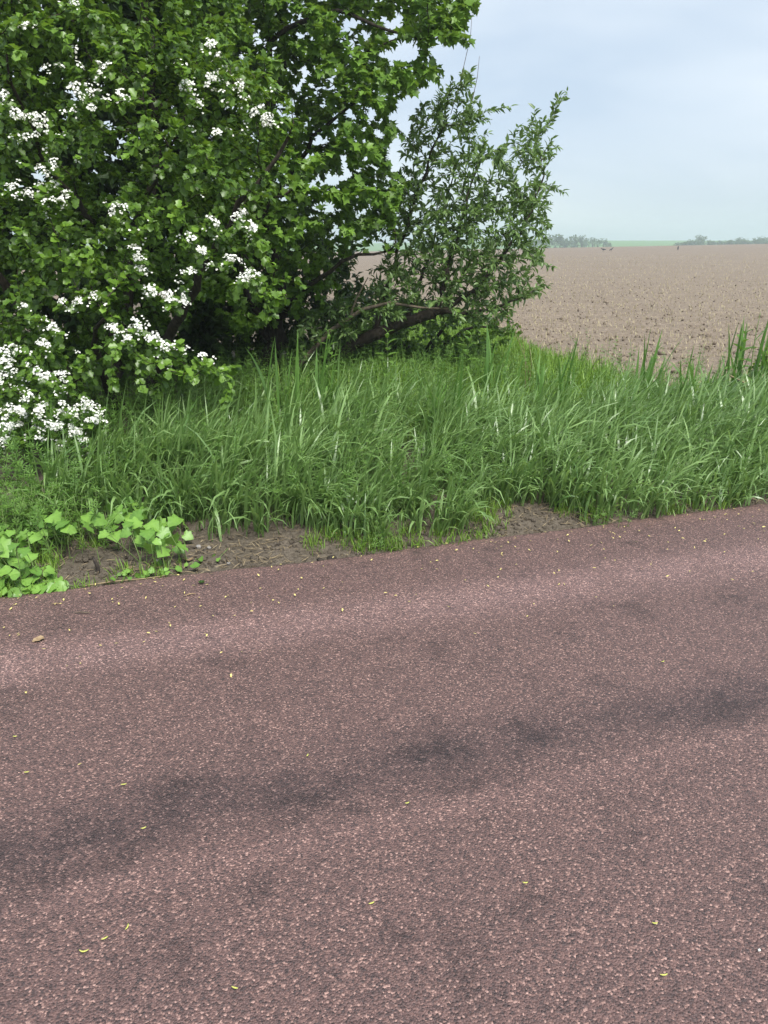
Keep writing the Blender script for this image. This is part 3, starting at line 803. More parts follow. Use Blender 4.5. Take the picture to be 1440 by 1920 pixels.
tag(o, 'tall blue-green meadow grass arching along the road verge', 'grass', kind='stuff')
# brighter grass of the field margin
n = 27000
x = R.uniform(-1.8, 9, n); y = R.uniform(4.6, 19, n); s, m = xy_to_sn(x, y); f = is_field(x, y)
ok = (m > 1.45) & (f < .05) & (x > -1.5 + .1 * (y - 6)) & (R.random(n) < np.clip(1.3 - (y - 6) / 18, .35, 1)) & ((x - x_edge(y) > -3.2) | (m < 3.4)) & (R.random(n) < np.where(f > -.12, .5, 1))
x, y, f = x[ok], y[ok], f[ok]; per = 4; n = len(x) * per
bx, by = np.repeat(x, per) + R.normal(0, .05, n), np.repeat(y, per) + R.normal(0, .05, n)
hgt = (.32 + .22 * fbm(bx * .8, by * .8, 96)) * R.uniform(.5, 1.25, n) * np.where(np.repeat(f, per) > -.5, .6, .9)
az = R.uniform(0, 6.28, n); a0 = np.abs(R.normal(.1, .12, n)); a1 = a0 + R.gamma(2.2, .3, n)
V, T, k = blades(np.stack([bx, by, verge_z(bx, by) - .01], -1), hgt, R.uniform(.007, .014, n), az, a0, np.minimum(a1, 2.3), R, 4)
o = mesh_obj('margin_grass', V, T, M_grs2, np.repeat(np.clip(R.normal(.5, .2, n), 0, 1), k), True)
tag(o, 'bright yellow-green grass along the edge of the ploughed field', 'grass', kind='stuff')
# short grass in the dirt strip
n0_ = 900
s = R.uniform(-2.2, 5, n0_); m = R.uniform(.0, .5, n0_) ; ok = (m < front(s) + .1) & (vnoise(s * 3.1, m * 6, 97) > -.12)
s, m = s[ok], m[ok]; per = 14; n = len(s) * per
x, y = sn_to_xy(s, m); bx, by = np.repeat(x, per) + R.normal(0, .022, n), np.repeat(y, per) + R.normal(0, .022, n)
_, mq = xy_to_sn(bx, by)
hgt = R.uniform(.03, .11, n); az = R.uniform(0, 6.28, n); a0 = np.abs(R.normal(.2, .2, n))
V, T, k = blades(np.stack([bx, by, verge_z(bx, by) - .005], -1), hgt, R.uniform(.003, .006, n), az, a0, a0 + R.gamma(2, .35, n), R, 3)
o = mesh_obj('short_grass', V, T, M_grs2, np.repeat(np.clip(R.normal(.5, .2, n), 0, 1), k), True)
tag(o, 'short grass tufts growing out of the bare dirt beside the road', 'grass', kind='stuff')
# straw and dead blades on the dirt
n = 3400
s = R.uniform(-2.0, 4, n); m = R.uniform(.01, .6, n)
hot = np.exp(-((s + .62) / .25) ** 2 - ((m - .16) / .12) ** 2) * 3 + np.exp(-((s - 1.35) / .3) ** 2 - ((m - .1) / .1) ** 2) * 2 + .35
ok = (m < front(s) + .08) & (R.random(n) < hot)
x, y = sn_to_xy(s[ok], m[ok]); n = len(x)
V, T, k = blades(np.stack([x, y, verge_z(x, y) + R.uniform(.004, .02, n)], -1), R.uniform(.02, .09, n), R.uniform(.002, .005, n), R.uniform(0, 6.28, n), R.uniform(1.25, 1.6, n), R.uniform(1.45, 1.75, n), R, 3)
o = mesh_obj('straw_litter', V, T, M_straw, np.repeat(np.clip(R.normal(.5, .25, n), 0, 1), k), True)
tag(o, 'dry straw and dead grass littering the dirt beside the road', 'straw', kind='stuff')
# soil crumbs of the dirt strip
OCT = np.array([(1, 0, 0), (-1, 0, 0), (0, 1, 0), (0, -1, 0), (0, 0, 1), (0, 0, -1)], float)
OCT_T = np.array([(0, 2, 4), (2, 1, 4), (1, 3, 4), (3, 0, 4), (2, 0, 5), (1, 2, 5), (3, 1, 5), (0, 3, 5)])
n = 3000
s = R.uniform(-2.4, 4.5, n); m = np.abs(R.normal(.05, .28, n)) - .02; ok = (m < front(s) + .15)
x, y = sn_to_xy(s[ok], m[ok]); n = len(x)
Q = frames(R.normal(size=(n, 3)), R.normal(size=(n, 3))) * (R.gamma(2, .0032, n)[:, None, None] + .002)
V, T, _ = batch(OCT, OCT_T, Q, np.stack([x, y, verge_z(x, y) + .002], -1))
o = mesh_obj('soil_crumbs', V, T, M_soil); tag(o, 'loose crumbs of soil on the bare dirt strip', 'soil', kind='stuff')

# ------------------------------------------------------------------ cleavers and other fine weeds
wt = []
for k in range(6):
    a = k * math.pi / 3; d = np.array([math.cos(a), math.sin(a), .35]); sd = np.array([-math.sin(a), math.cos(a), 0])
    wt += [d * .0, d * .6 + sd * .13, d * 1.0, d * .6 - sd * .13]
WHO_V = np.array(wt); WHO_T = np.concatenate([np.array([(0, 1, 2), (0, 2, 3)]) + 4 * k for k in range(6)])
def weed_mesh(xy, hgt, R, size=.022, lean=None):
    """stems with whorls: returns (stem acc, leaf M, leaf P)"""
    sa = Acc(); Ms, Ps = [], []
    for (x, y), h in zip(xy, hgt):
        az = R.uniform(0, 6.28); le = abs(R.normal(.25, .22)) if lean is None else lean
        t = np.linspace(0, 1, 6); z0 = float(verge_z(np.array(x), np.array(y)))
        p = np.stack([x + math.cos(az) * le * h * t ** 1.6, y + math.sin(az) * le * h * t ** 1.6, z0 + h * t * (1 - .15 * le * t)], -1)
        V, T = tube(p, np.linspace(.0022, .0012, 6), 3); sa.add(V, T)
        m = max(4, int(h / .045)); q = np.linspace(.15, 1, m)
        P = np.stack([np.interp(q, t, p[:, k]) for k in range(3)], -1)
        ax = nrm(p[-1] - p[0])[None] + R.normal(0, .22, (m, 3))
        up = nrm(ax); xx = nrm(np.cross(up, R.normal(size=(m, 3)))); yy_ = np.cross(up, xx)
        Ms.append(np.stack([xx, yy_, up], -1) * (size * R.uniform(.7, 1.3, m) * np.interp(q, [0, .8, 1], [1.1, 1, .6]))[:, None, None]); Ps.append(P)
    return sa, np.concatenate(Ms), np.concatenate(Ps)
R = np.random.default_rng(88)
def weed_stuff(name, label, x, y, h, size, mat):
    sa, M, P = weed_mesh(list(zip(x, y)), h, R, size)
    V, T, t = batch(WHO_V, WHO_T, M, P, np.clip(R.normal(.5, .22, len(P)), 0, 1)); sa.add(V, T, t)
    o = sa.obj(name, mat); tag(o, label, 'weeds', kind='stuff')
# under the hawthorn and trees (shade)
n = 3200; x = R.uniform(-5, 1.2, n); y = R.uniform(3.9, 9.5, n); s, m = xy_to_sn(x, y)
ok = (m > .8) & ((x < -1.4 - .12 * (y - 4.5)) | (s < -1.6) | (m > 2.7)) & (is_field(x, y) < -.2)
weed_stuff('shade_weeds', 'fine whorled weeds growing in the shade under the trees', x[ok], y[ok], R.uniform(.2, .5, ok.sum()), .035, M_weed)
# light green weeds mixed into the grass
n = 1000; s = R.uniform(-1.6, 5, n); m = R.uniform(.2, 3.6, n); x, y = sn_to_xy(s, m)
ok = (m > front(s)) & (is_field(x, y) < -.1) & (vnoise(x * 1.4, y * 1.4, 99) > .02 - .3 * (m > 1.6))
weed_stuff('grass_weeds', 'light green whorled weeds tangled in the tall grass', x[ok], y[ok], R.uniform(.25, .62, ok.sum()), .026, M_weed)

def weed_thing(name, label, px, py, n, spread, h0, h1, size, seed):
    R2 = np.random.default_rng(seed); c = at_z(px, py, .05)
    xy = [(c[0] + R2.normal(0, spread), c[1] + R2.normal(0, spread * .7)) for _ in range(n)]
    sa, M, P = weed_mesh(xy, R2.uniform(h0, h1, n), R2, size)
    root = empty(name, (c[0], c[1], float(verge_z(c[0], c[1])))); tag(root, label, 'plant', 'roadside weeds')
    local(root, sa).obj('stem', M_stem, root, True)['kind'] = 'stuff'
    V, T, t = batch(WHO_V, WHO_T, M, P - np.array(root.location), np.clip(R2.normal(.6, .2, len(P)), 0, 1))
    mesh_obj('foliage', V, T, M_weed, t, False, root)['kind'] = 'stuff'
weed_thing('cleavers', 'bushy clump of fine-leaved cleavers between the two lobed-leaf patches', 90, 1010, 170, .17, .12, .32, .034, 1)
weed_thing('cleavers', 'small pale cleavers clump at the road edge in front of the grass', 710, 1008, 26, .06, .08, .20, .02, 2)
weed_thing('cleavers', 'cleavers scrambling up through the middle of the tall grass', 700, 960, 16, .10, .30, .50, .024, 3)
weed_thing('cleavers', 'low cleavers sprawling beside the bare dirt hollow', 1130, 965, 18, .08, .08, .18, .02, 4)

# ------------------------------------------------------------------ lobed-leaf ground plants
def leaf_patch(name, label, polypx, n, zlo, zhi, size, Vt, Ft, mat, seed, lightness=.6):
    R2 = np.random.default_rng(seed)
    px, py = sample_poly(polypx, n * 6, R2)
    keep = []
    for i in range(len(px)):
        if all((px[i] - px[j]) ** 2 + ((py[i] - py[j]) * 1.5) ** 2 > 8 ** 2 for j in keep): keep.append(i)
        if len(keep) >= n: break
    px, py = px[keep], py[keep]; n = len(px)
    z = R2.uniform(zlo, zhi, n); P = at_z(px, py, z)
    low = xy_to_sn(P[:, 0], P[:, 1])[1] < .03
    P[low] = at_z(px[low], py[low], .03)
    on = xy_to_sn(P[:, 0], P[:, 1])[1] > -.02
    P = P[on]; n = len(P)
    c = at_z(np.mean([p[0] for p in polypx]), np.mean([p[1] for p in polypx]), .05)
    root = empty(name, (c[0], c[1], float(verge_z(c[0], c[1])))); tag(root, label, 'plant', 'broad-leaved plants by the road')
    a = R2.uniform(0, 6.28, n) ; d = np.stack([np.cos(a) * .8, np.sin(a) * .8 - .55, np.full(n, -.25)], -1)
    up = np.array([.05, -.5, 1.0]) + R2.normal(0, .42, (n, 3))
    sz = size * R2.uniform(.6, 1.25, n); M = frames(d, up) * sz[:, None, None]
    rim = np.where(np.arange(len(Vt)) % 2 == 0, -.16, .12); rim[0] = .28      # veins run pale from the stalk to the lobes
    protos = [mesh_obj('leaf', Vt, Ft, mat, np.clip(tv + rim, 0, 1), False, None, False).data for tv in (lightness - .45, lightness - .15, lightness + .1, lightness + .3)]
    sa = Acc()
    for i in range(n):
        o = bpy.data.objects.new('leaf', protos[R2.integers(4)]); COL.objects.link(o); o.parent = root
        o.matrix_world = Matrix([[*M[i, 0], P[i, 0]], [*M[i, 1], P[i, 1]], [*M[i, 2], P[i, 2]], [0, 0, 0, 1]])
        o.matrix_parent_inverse = Matrix.Translation(-Vector(root.location))
        g = P[i] + np.array([R2.normal(0, .05), R2.normal(.04, .04), 0]); g[:2] += RN * max(0, .05 - float(xy_to_sn(g[0], g[1])[1])); g[2] = float(verge_z(g[0], g[1])) - .01
        V, T = tube([g, (g + P[i]) / 2 + R2.normal(0, .012, 3), P[i] - M[i, :, 1] * .02], [.0025, .002, .0015], 4)
        mesh_obj('stalk', V - np.array(root.location), T, M_stem, .5, True, root)
leaf_patch('ivy_plant', 'glossy ivy with lobed leaves at the foot of the tall grass', [(165,960),(215,925),(330,920),(350,990),(335,1030),(290,1030),(240,1005),(170,995)], 110, .05, .24, .068, IVY_V, IVY_T, M_ivy, 1)
leaf_patch('ivy_plant', 'wide patch of lobed leaves below the lowest hawthorn blossom', [(-160,925),(20,905),(130,920),(170,960),(165,990),(90,1000),(60,1040),(-160,1060)], 240, .05, .26, .07, IVY_V, IVY_T, M_ivy, 2, .5)
leaf_patch('ground_plant', 'matt pale green leaf cushion touching the road edge', [(-200,1060),(30,1045),(90,1065),(128,1100),(100,1112),(-10,1125),(-200,1150)], 280, .03, .14, .055, RND_V, RND_T, M_ivy, 3, .55)
leaf_patch('seedling_plant', 'row of small flat seedlings along the road edge by the straw', [(190,1072),(300,1052),(420,1038),(400,1058),(300,1078),(200,1090)], 26, .012, .04, .032, RND_V, RND_T, M_ivy, 4, .4)

# upright leafy plants: stem with pairs of long leaves
def upright(name, label, px, py, Y, h, leafl, npair, seed, mat=M_weed, shape=(SIM_V, SIM_T), width=.75, cat='plant', group='tall leafy weeds'):
    R2 = np.random.default_rng(seed)
    top = at_y(px, py, Y); z0 = float(verge_z(top[0], top[1])) - .01
    root = empty(name, (top[0], top[1], z0)); tag(root, label, cat, group)
    h = max(h, top[2] - z0)
    t = np.linspace(0, 1, 6); bend = R2.normal(0, .05, 2)
    p = np.stack([bend[0] * t ** 2 * h, bend[1] * t ** 2 * h, h * t], -1)
    V, T = tube(p, np.linspace(.005, .002, 6), 5); acc = Acc(); acc.add(V, T); acc.obj('stem', M_stem, root, True)
    Vt, Ft = shape; Vs = Vt.copy(); Vs[:, 0] *= width
    protos = [mesh_obj('leaf', Vs, Ft, mat, tv, False, None, False).data for tv in (.45, .65, .85)]
    for k in range(npair):
        q = 1 - .75 * k / npair; c = [np.interp(q, t, p[:, i]) for i in range(3)]
        for sgn in range(2):
            a = k * 1.6 + sgn * math.pi + R2.normal(0, .2); el = .9 - 1.2 * (k / npair) + R2.normal(0, .12)
            d = np.array([[math.cos(a) * math.cos(el), math.sin(a) * math.cos(el), math.sin(el)]])
            M = frames(d, np.array([[0, 0, 1.0]]) + .01)[0] * leafl * (np.interp(k / npair, [0, .3, 1], [.6, 1.1, .9]) * R2.uniform(.85, 1.15))
            o = bpy.data.objects.new('leaf', protos[R2.integers(3)]); COL.objects.link(o); o.parent = root
            o.matrix_local = Matrix([[*M[0], c[0]], [*M[1], c[1]], [*M[2], c[2]], [0, 0, 0, 1]])
upright('willowherb', 'leafy upright weed in front of the pale willow stem', 615, 655, 7.2, .7, .10, 9, 1)
upright('willowherb', 'leafy upright weed under the dark leaning trunk', 725, 650, 7.1, .7, .11, 10, 2)
upright('willowherb', 'leafy upright weed beyond the end of the leaning trunk', 866, 650, 7.1, .7, .11, 9, 3)
upright('willowherb', 'leafy weed beside the bleached stalks at the field margin', 955, 690, 6.6, .5, .09, 8, 4)
upright('nettle', 'small oval-leaved plant alone at the foot of the grass by the dirt', 572, 962, 4.36, .16, .045, 5, 5, width=1.1)
upright('dock_plant', 'broad-leaved weed standing against the dark low bush', 1392, 640, 6.6, .75, .13, 8, 6)

# reeds: clumps of broad upright blades
def reed(label, px, py, Y, n, h0, h1, spread, seed, lean=.15):
    R2 = np.random.default_rng(seed); c = at_y(px, py, Y); z0 = float(verge_z(c[0], c[1])) - .01
    root = empty('reed_clump', (c[0], c[1], z0)); tag(root, label, 'reeds', 'reed clumps in the grass')
    for k in range(n + 5):
        b = np.array([[R2.normal(0, spread), R2.normal(0, spread), 0]])
        a0 = abs(R2.normal(lean * .4, .06)); a1 = a0 + abs(R2.normal(lean, .22)) + (.9 if R2.random() < .2 else 0)
        V, T, kk = blades(b, np.array([R2.uniform(h0, h1) + .06]), np.array([R2.uniform(.016, .032)]), np.array([R2.uniform(-1.2, 1.6) if R2.random() < .7 else R2.uniform(1.6, 5)]), np.array([a0]), np.array([a1]), R2, 7, .25)
        mesh_obj('blade', V, T, M_reed, np.clip(R2.normal(.55, .18), 0, 1), True, root)
reed('broad reed blades standing in front of the pale willow stem', 540, 800, 6.0, 13, .45, .85, .12, 1)
reed('broad reed blades standing tall below the maple gap', 610, 800, 6.0, 10, .45, .85, .09, 2)
reed('leaning reed clump in the middle of the tall grass', 815, 850, 5.5, 12, .4, .75, .06, 3, .35)
reed('reed clump below the field corner', 1020, 800, 6.0, 9, .4, .75, .08, 4)
reed('reed clump whose tips stand against the bare field', 1205, 770, 6.6, 9, .45, .8, .05, 5)
reed('low spreading reed clump between the field-edge reeds and the dark bush', 1300, 790, 6.3, 11, .4, .7, .10, 6)
reed('reed clump next to the broken tan stalk by the dark bush', 1370, 760, 6.6, 11, .45, .85, .09, 7)
reed('tallest reed clump, rising in front of the dark low bush', 1425, 760, 6.6, 9, .6, 1.0, .06, 8)
reed('reeds rising beside the trunk of the leaning willow', 930, 760, 7.0, 9, .4, .8, .10, 9)
reed('few reed blades beside the lowest hawthorn blossom', 105, 900, 4.9, 6, .3, .55, .05, 10)

# dark bush on the far right edge
R = np.random.default_rng(101)
bb = at_y(1460, 800, 6.7); bush = empty('elder_bush', (bb[0], bb[1], .1)); tag(bush, 'dark low bush at the end of the verge beside the field', 'shrub')
px, py = sample_poly([(1395,690),(1430,655),(1560,610),(1640,700),(1620,790),(1440,800),(1405,750)], 110, R)
att = at_y(px, py, R.uniform(6.5, 7.1, len(px))); att = att[att[:, 2] > .15]
b = np.array([bb[0], bb[1], .1])
bark, tw = grow([([b, b + (.05, 0, .3), b + (.1, 0, .6)], .02, .008), ([b, b + (-.1, 0, .25), b + (-.15, 0, .45)], .015, .006)], att, .0022, .45, .1)
pp, tt = [], []
for ai, p in tw:
    a, t_ = resample(p, .3, .05, R); pp.append(a); tt.append(t_)
pos, tn = np.concatenate(pp), np.concatenate(tt)
M, P, _ = leaves_on(pos, tn, 3, .06, b, R)
finish_tree(bush, bark, M_bark, M, P, np.clip(R.normal(.5, .2, len(P)), 0, 1), SIM_V, SIM_T, M_map, 0)
# stalks
def stalk(name, label, pts, r, mat, leaves=None):
    p = np.array([at_y(*q) for q in pts]); p[0, 2] = float(verge_z(p[0, 0], p[0, 1])) - .01
    root = empty(name, tuple(p[0])); tag(root, label, 'stalk')
    t = np.linspace(0, 1, 12); q = np.linspace(0, 1, len(p))
    f = np.stack([np.interp(t, q, p[:, k]) for k in range(3)], -1)
    for _ in range(2): f[1:-1] = (f[:-2] + 2 * f[1:-1] + f[2:]) / 4
    V, T = tube(f - p[0], np.linspace(r, r * .5, 12), 5); acc = Acc(); acc.add(V, T); acc.obj('stem', mat, root, True)
    if leaves:
        for a, b_ in leaves:
            P0, P1 = at_y(*a), at_y(*b_); L = np.linalg.norm(P1 - P0); dv = (P1 - P0) / L
            V, T, _ = blades(np.zeros((1, 3)), np.array([L]), np.array([.02]), np.array([math.atan2(dv[1], dv[0])]), np.array([math.acos(dv[2]) - .1]), np.array([math.acos(dv[2]) + .15]), np.random.default_rng(1), 6, .1)
            mesh_obj('blade', V + (P0 - p[0]), T, M_reed, .6, True, root)
stalk('tall_stalk', 'thin tall green stalk rising above the dark low bush', [(1398,780,6.6),(1408,690,6.6),(1416,630,6.6),(1426,586,6.6)], .005, M_stem, [((1414,640,6.6),(1450,605,6.6))])
stalk('broken_stalk', 'broken tan stalk lying across the reeds by the dark bush', [(1420,760,6.55),(1402,720,6.5),(1385,712,6.5),(1368,704,6.5)], .013, M_straw)
for x0, x1, yt in [(985, 975, 600), (990, 992, 640), (1002, 962, 612)]:
    stalk('bleached_stalk', 'bleached dry stalk among the green grass at the field corner', [(x0, 745, 7.2), ((x0 + x1) / 2 + 6, 680, 7.2), (x1, yt, 7.2)], .004, M_straw)
for o in list(COL.objects):
    if o.name.startswith('bleached_stalk'): o['group'] = 'bleached stalks'

# ------------------------------------------------------------------ field litter
R = np.random.default_rng(120)
n = 15000
yv = 8.0 * np.exp(R.random(n) ** .9 * math.log(80 / 8.0)); xv = yv * R.uniform(.1, .75, n)
sF, nF = xy_to_sn(xv, yv); nF = np.round(nF / .5) * .5 + R.normal(0, .05, n); xv, yv = sn_to_xy(sF, nF)
ok = is_field(xv, yv) > .15; xv, yv = xv[ok], yv[ok]; n = len(xv)
hh = R.uniform(.04, .10, n) * np.clip(.8 + yv / 60, 1, 1.8)
V, T, k = blades(np.stack([xv, yv, zt(xv, yv) - .01], -1), hh, R.uniform(.006, .013, n) * np.clip(.8 + yv / 40, 1, 2.2), R.uniform(0, 6.28, n), np.abs(R.normal(.2, .3, n)), np.abs(R.normal(.8, .5, n)), R, 2)
M_seed = leaf_mat('seedling', (.34, .28, .17), (.52, .46, .28), (.4, .4, .15), .7, .15, .2)
o = mesh_obj('crop_stubble', V, T, M_seed, np.repeat(np.clip(R.normal(.5, .3, n), 0, 1), k), True); tag(o, 'pale stubble and seedlings in rows on the ploughed field', 'stubble', kind='stuff')
n = 4500
yv = 7.8 * np.exp(R.random(n) ** 1.3 * math.log(40 / 7.8)); xv = yv * R.uniform(.1, .75, n); ok = is_field(xv, yv) > .05; xv, yv = xv[ok], yv[ok]; n = len(xv)
Q = frames(R.normal(size=(n, 3)), R.normal(size=(n, 3))) * (R.gamma(2.2, .006, n)[:, None, None] + .004)
V, T, _ = batch(OCT * np.array([1.3, 1, .7]), OCT_T, Q, np.stack([xv, yv, zt(xv, yv) + .005], -1))
o = mesh_obj('soil_clods', V, T, M_field); tag(o, 'clods of dry soil scattered over the ploughed field', 'soil', kind='stuff')

# ------------------------------------------------------------------ birds on the field
def crow(px, py, heading, label, lean):
    g = at_z(px, py, 0.0); Y = 95.0
    p = at_y(px, py, Y); x, y = p[0], Y
    z = float(zt(x, y))
    root = empty('crow', (x, y, z)); root.rotation_euler = (0, 0, heading); tag(root, label, 'bird', 'crows on the field')
    st = [(-.30, .17, .012, .03), (-.20, .19, .03, .05), (-.08, .23, .075, .075), (.05, .27, .09, .085), (.15, .32, .065, .065), (.20, .38, .045, .045), (.25, .40, .04, .04), (.285, .395, .018, .018), (.34, .385, .004, .004)]
    V = []; sides = 8
    for xx, zz, rx, rz in st:
        for k in range(sides):
            a = k * 2 * math.pi / sides; V.append((xx, rx * math.cos(a), zz + lean * xx + rz * math.sin(a)))
    T = []
    for i in range(len(st) - 1):
        for k in range(sides):
            a, b_ = i * sides + k, i * sides + (k + 1) % sides; T += [(a, b_, b_ + sides), (a, b_ + sides, a + sides)]
    mesh_obj('body', np.array(V), np.array(T), M_crow, None, True, root)
    for sg in (-1, 1):
        V, T = tube([(.02, .035 * sg, .20), (.0, .035 * sg, .10), (.02, .04 * sg, .0)], [.014, .008, .007], 5); mesh_obj('leg', V, T, M_crow, None, True, root)
crow(1131, 472, 2.6, 'crow feeding with its head low, one of a pair on the field', -.25)
crow(1146, 470, .4, 'crow with its head raised, one of a pair on the field', .1)
crow(1271, 468, 1.2, 'lone crow upright on the field away from the pair', .3)

# ------------------------------------------------------------------ far trees
def far_tree(px, top, wpx, Y, label, group, seed, forked=False, name='far_tree', low=False):
    R2 = np.random.default_rng(seed)
    p = at_y(px, top, Y); x, zt_ = p[0], p[2]; z0 = float(zt(x, Y)) - .1; h = zt_ - z0; wd = wpx / FPX * Y
    root = empty(name, (x, Y, z0)); tag(root, label, 'bush' if low else 'tree', group)
    acc = Acc(); V, T = tube([(0, 0, 0), (R2.normal(0, .1), 0, h * .4), (R2.normal(0, .2), 0, h * .85)], [.18, .12, .03], 6); acc.add(V, T)
    nb_ = 5 if forked else 3
    ends = []
    for k in range(nb_):
        e = np.array([R2.uniform(-.5, .5) * wd, R2.uniform(-.4, .4) * wd, h * R2.uniform(.6, .95)]); ends.append(e)
        V, T = tube([(0, 0, h * .2), tuple(e * .5 + np.array([0, 0, h * .1])), tuple(e)], [.08, .06, .02], 4); acc.add(V, T)
    acc.obj('trunk', M_bark, root, True)
    n = 420
    cl = np.concatenate([np.array(ends), np.stack([R2.uniform(-.42, .42, 12) * wd, R2.uniform(-.4, .4, 12) * wd, h * R2.uniform(.12, .9, 12) ** (.8)], -1)])
    c = cl[R2.integers(len(cl), size=n)] + R2.normal(0, 1, (n, 3)) * np.array([wd * .12, wd * .12, h * .09])
    c[:, 2] = np.clip(c[:, 2], .2, h)
    M = frames(R2.normal(size=(n, 3)), R2.normal(size=(n, 3)) + (0, 0, .8)) * R2.uniform(.35, .9, n)[:, None, None] * np.clip(wd / 5, .5, 1.2)
    V, T, t = batch(SIM_V, SIM_T, M, c, np.clip(R2.normal(.5, .2, n), 0, 1)); o = mesh_obj('crown', V, T, M_far, t, False, root); o['kind'] = 'stuff'
k = 0
for px, top, wp in [(985,452,26),(1003,450,22),(1020,446,22),(1042,440,26),(1060,448,22),(1078,444,30),(1092,442,8),(1100,447,12),(1112,446,10),(1122,448,12),(1133,447,9),(1141,455,10)]:
    lab = {1042: 'tallest rounded hazy tree of the far copse beyond the field', 1078: 'widest rounded hazy tree of the far copse beyond the field', 1092: 'thinnest spire-like tree standing out of the far copse', 1141: 'lowest bush-like tree at the open end of the far copse'}.get(px,
        'hazy rounded grey-green tree next to the willow shoots in the far copse' if px < 1061 else 'narrow upright hazy tree in the thin end of the far copse')
    far_tree(px, top, wp, 300 + (k % 3) * 8, lab, 'far copse', 200 + k); k += 1
for px, top, wp, fk in [(1316,441,16,True),(1387,446,16,False),(1398,447,14,False),(1425,444,18,False),(1438,446,14,False)]:
    far_tree(px, top, wp, 320 + (k % 3) * 8, 'forked pale hazy tree rising highest above the far hedge' if fk else 'pale hazy tree rising a little above the far hedge', 'far hedge trees', 200 + k, fk); k += 1
for px, top, wp in [(1276,456,18),(1290,453,22),(1304,449,22),(1325,453,24),(1345,452,24),(1366,452,26),(1390,452,26),(1412,452,26),(1434,452,26),(1462,452,30),(1490,452,30)]:
    far_tree(px, top, wp, 312, 'low hazy bush in the far hedge on the horizon', 'far hedge bushes', 200 + k, False, 'hedge_bush', True); k += 1

# ------------------------------------------------------------------ small things on the road
def road_pt(px, py): 
    p = at_z(px, py, .014); return p
def small(name, label, cat, V, T, mat, px, py, rot, group=None, dz=.002):
    p = road_pt(px, py); o = mesh_obj(name, V, T, mat, .6, False); o.location = (p[0], p[1], p[2] + dz); o.rotation_euler = (0, 0, rot); tag(o, label, cat, group); return o
R = np.random.default_rng(150)
def scale_mesh(seed):
    r = np.random.default_rng(seed); V = SIM_V.copy() * np.array([.009 * r.uniform(.7, 1.2), .013, .006]); V[:, 2] += .0025 + .001 * r.random(len(V)); return V
sm = [mesh_obj('bud_scale', scale_mesh(q), SIM_T, M_yel, None, False, None, False).data for q in range(4)]
cnt = 0
while cnt < 240:
    s_ = R.uniform(-2.2, 3.4); n_ = -abs(R.normal(0, .42)) - .03
    if n_ < -2.5: continue
    x, y = sn_to_xy(s_, n_); px, py, _ = project(np.array([x, y, 0.012]))
    if not (-100 < px < 1540): continue
    o = bpy.data.objects.new('bud_scale', sm[cnt % 4]); COL.objects.link(o); o.location = (x, y, .0185); o.rotation_euler = (R.normal(0, .25), R.normal(0, .25), R.uniform(0, 6.28)); q = R.uniform(.8, 1.7); o.scale = (q, q, q)
    tag(o, 'tiny yellow bud scale lying on the red-brown road', 'bud scale', 'bud scales on the road'); cnt += 1
def catkin(px, py, rot, L, curve):
    t = np.linspace(-1, 1, 9); p = np.stack([t * L / 2, curve * L * (t ** 2), np.full(9, .003)], -1)
    V, T = tube(p, np.array([.0008, .0014, .0018, .002, .0021, .002, .0018, .0013, .0006]), 5)
    small('catkin', 'thin curled yellow-green flower shred on the open road', 'catkin', V, T, M_cat, px, py, rot, 'flower shreds on the road')
for px, py, r_, L, c in [(157,1787,.1,.022,.25),(197,1762,.6,.016,.1),(240,1740,1.5,.018,.15),(270,1555,.5,.015,.2),(440,1855,-.3,.016,.1),(697,1696,.4,.016,.1),(1228,1734,0,.014,.2),(1245,1831,.1,.018,.15),(577,1418,1.3,.014,.1),(764,1508,.4,.014,.2),(232,1473,.2,.018,.1),(28,1383,0,.014,.2),(50,1450,.2,.016,.1),(1244,1242,.6,.016,.3),(985,1658,0,.014,.2)]:
    catkin(px, py, r_, L, c)
LV, LT = RND_V * np.array([.04, .05, .03]), RND_T
small('dead_leaf', 'round brown dead leaf lying flat on the road by itself', 'leaf', LV + (0, -.02, .006), LT, M_dry, 72, 1200, 2.2)
V, T = tube([(-.035, 0, .004), (-.01, .004, .006), (.015, -.003, .006), (.04, .004, .004)], [.002, .003, .003, .0015], 5)
small('twig', 'short brown twig lying on the road near the pale leaf cushion', 'twig', V, T, M_bark2, 155, 1151, .0)
V, T = tube([(-.03, 0, .004), (0, .002, .007), (.03, 0, .003)], [.001, .004, .001], 4)
small('bark_sliver', 'pale sliver of bark on the road in front of the straw', 'bark', V, T, M_dry, 356, 1117, .5)
V, T = tube([(-.02, 0, .004), (0, .001, .006), (.022, 0, .003)], [.001, .003, .001], 4)
small('wood_chip', 'tan wood chip on the road beside the pale leaf cushion', 'wood chip', V, T, M_dry, 105, 1134, 0.1)
V, T = tube([(-.03, 0, .003), (-.005, .006, .004), (.015, .004, .004), (.035, -.006, .003)], [.0012, .0016, .0014, .0008], 4)
small('twig', 'thin dark twig on the road below the small oval-leaved plant', 'twig', V, T, M_bark, 610, 1085, -.2)
small('chalk_chip', 'bright white stone chip on the dark patch of road', 'stone', OCT * np.array([.006, .004, .003]) + (0, 0, .003), OCT_T, M_petal, 1423, 1784, .8)
# sprig growing by the road edge
acc = Acc()
for k in range(7):
    a = k * .9; M = frames(np.array([[math.cos(a), math.sin(a), .5]]), np.array([[0, 0, 1.]]))[0] * .018
    acc.add((M @ HAW_V.T).T + (0, 0, .004), HAW_T, .3)
o = acc.obj('leaf_sprig', M_thk); p = road_pt(378, 1094); o.location = (p[0], p[1], .015); tag(o, 'small dark green leaf sprig fallen on the road near the straw', 'leaf sprig')
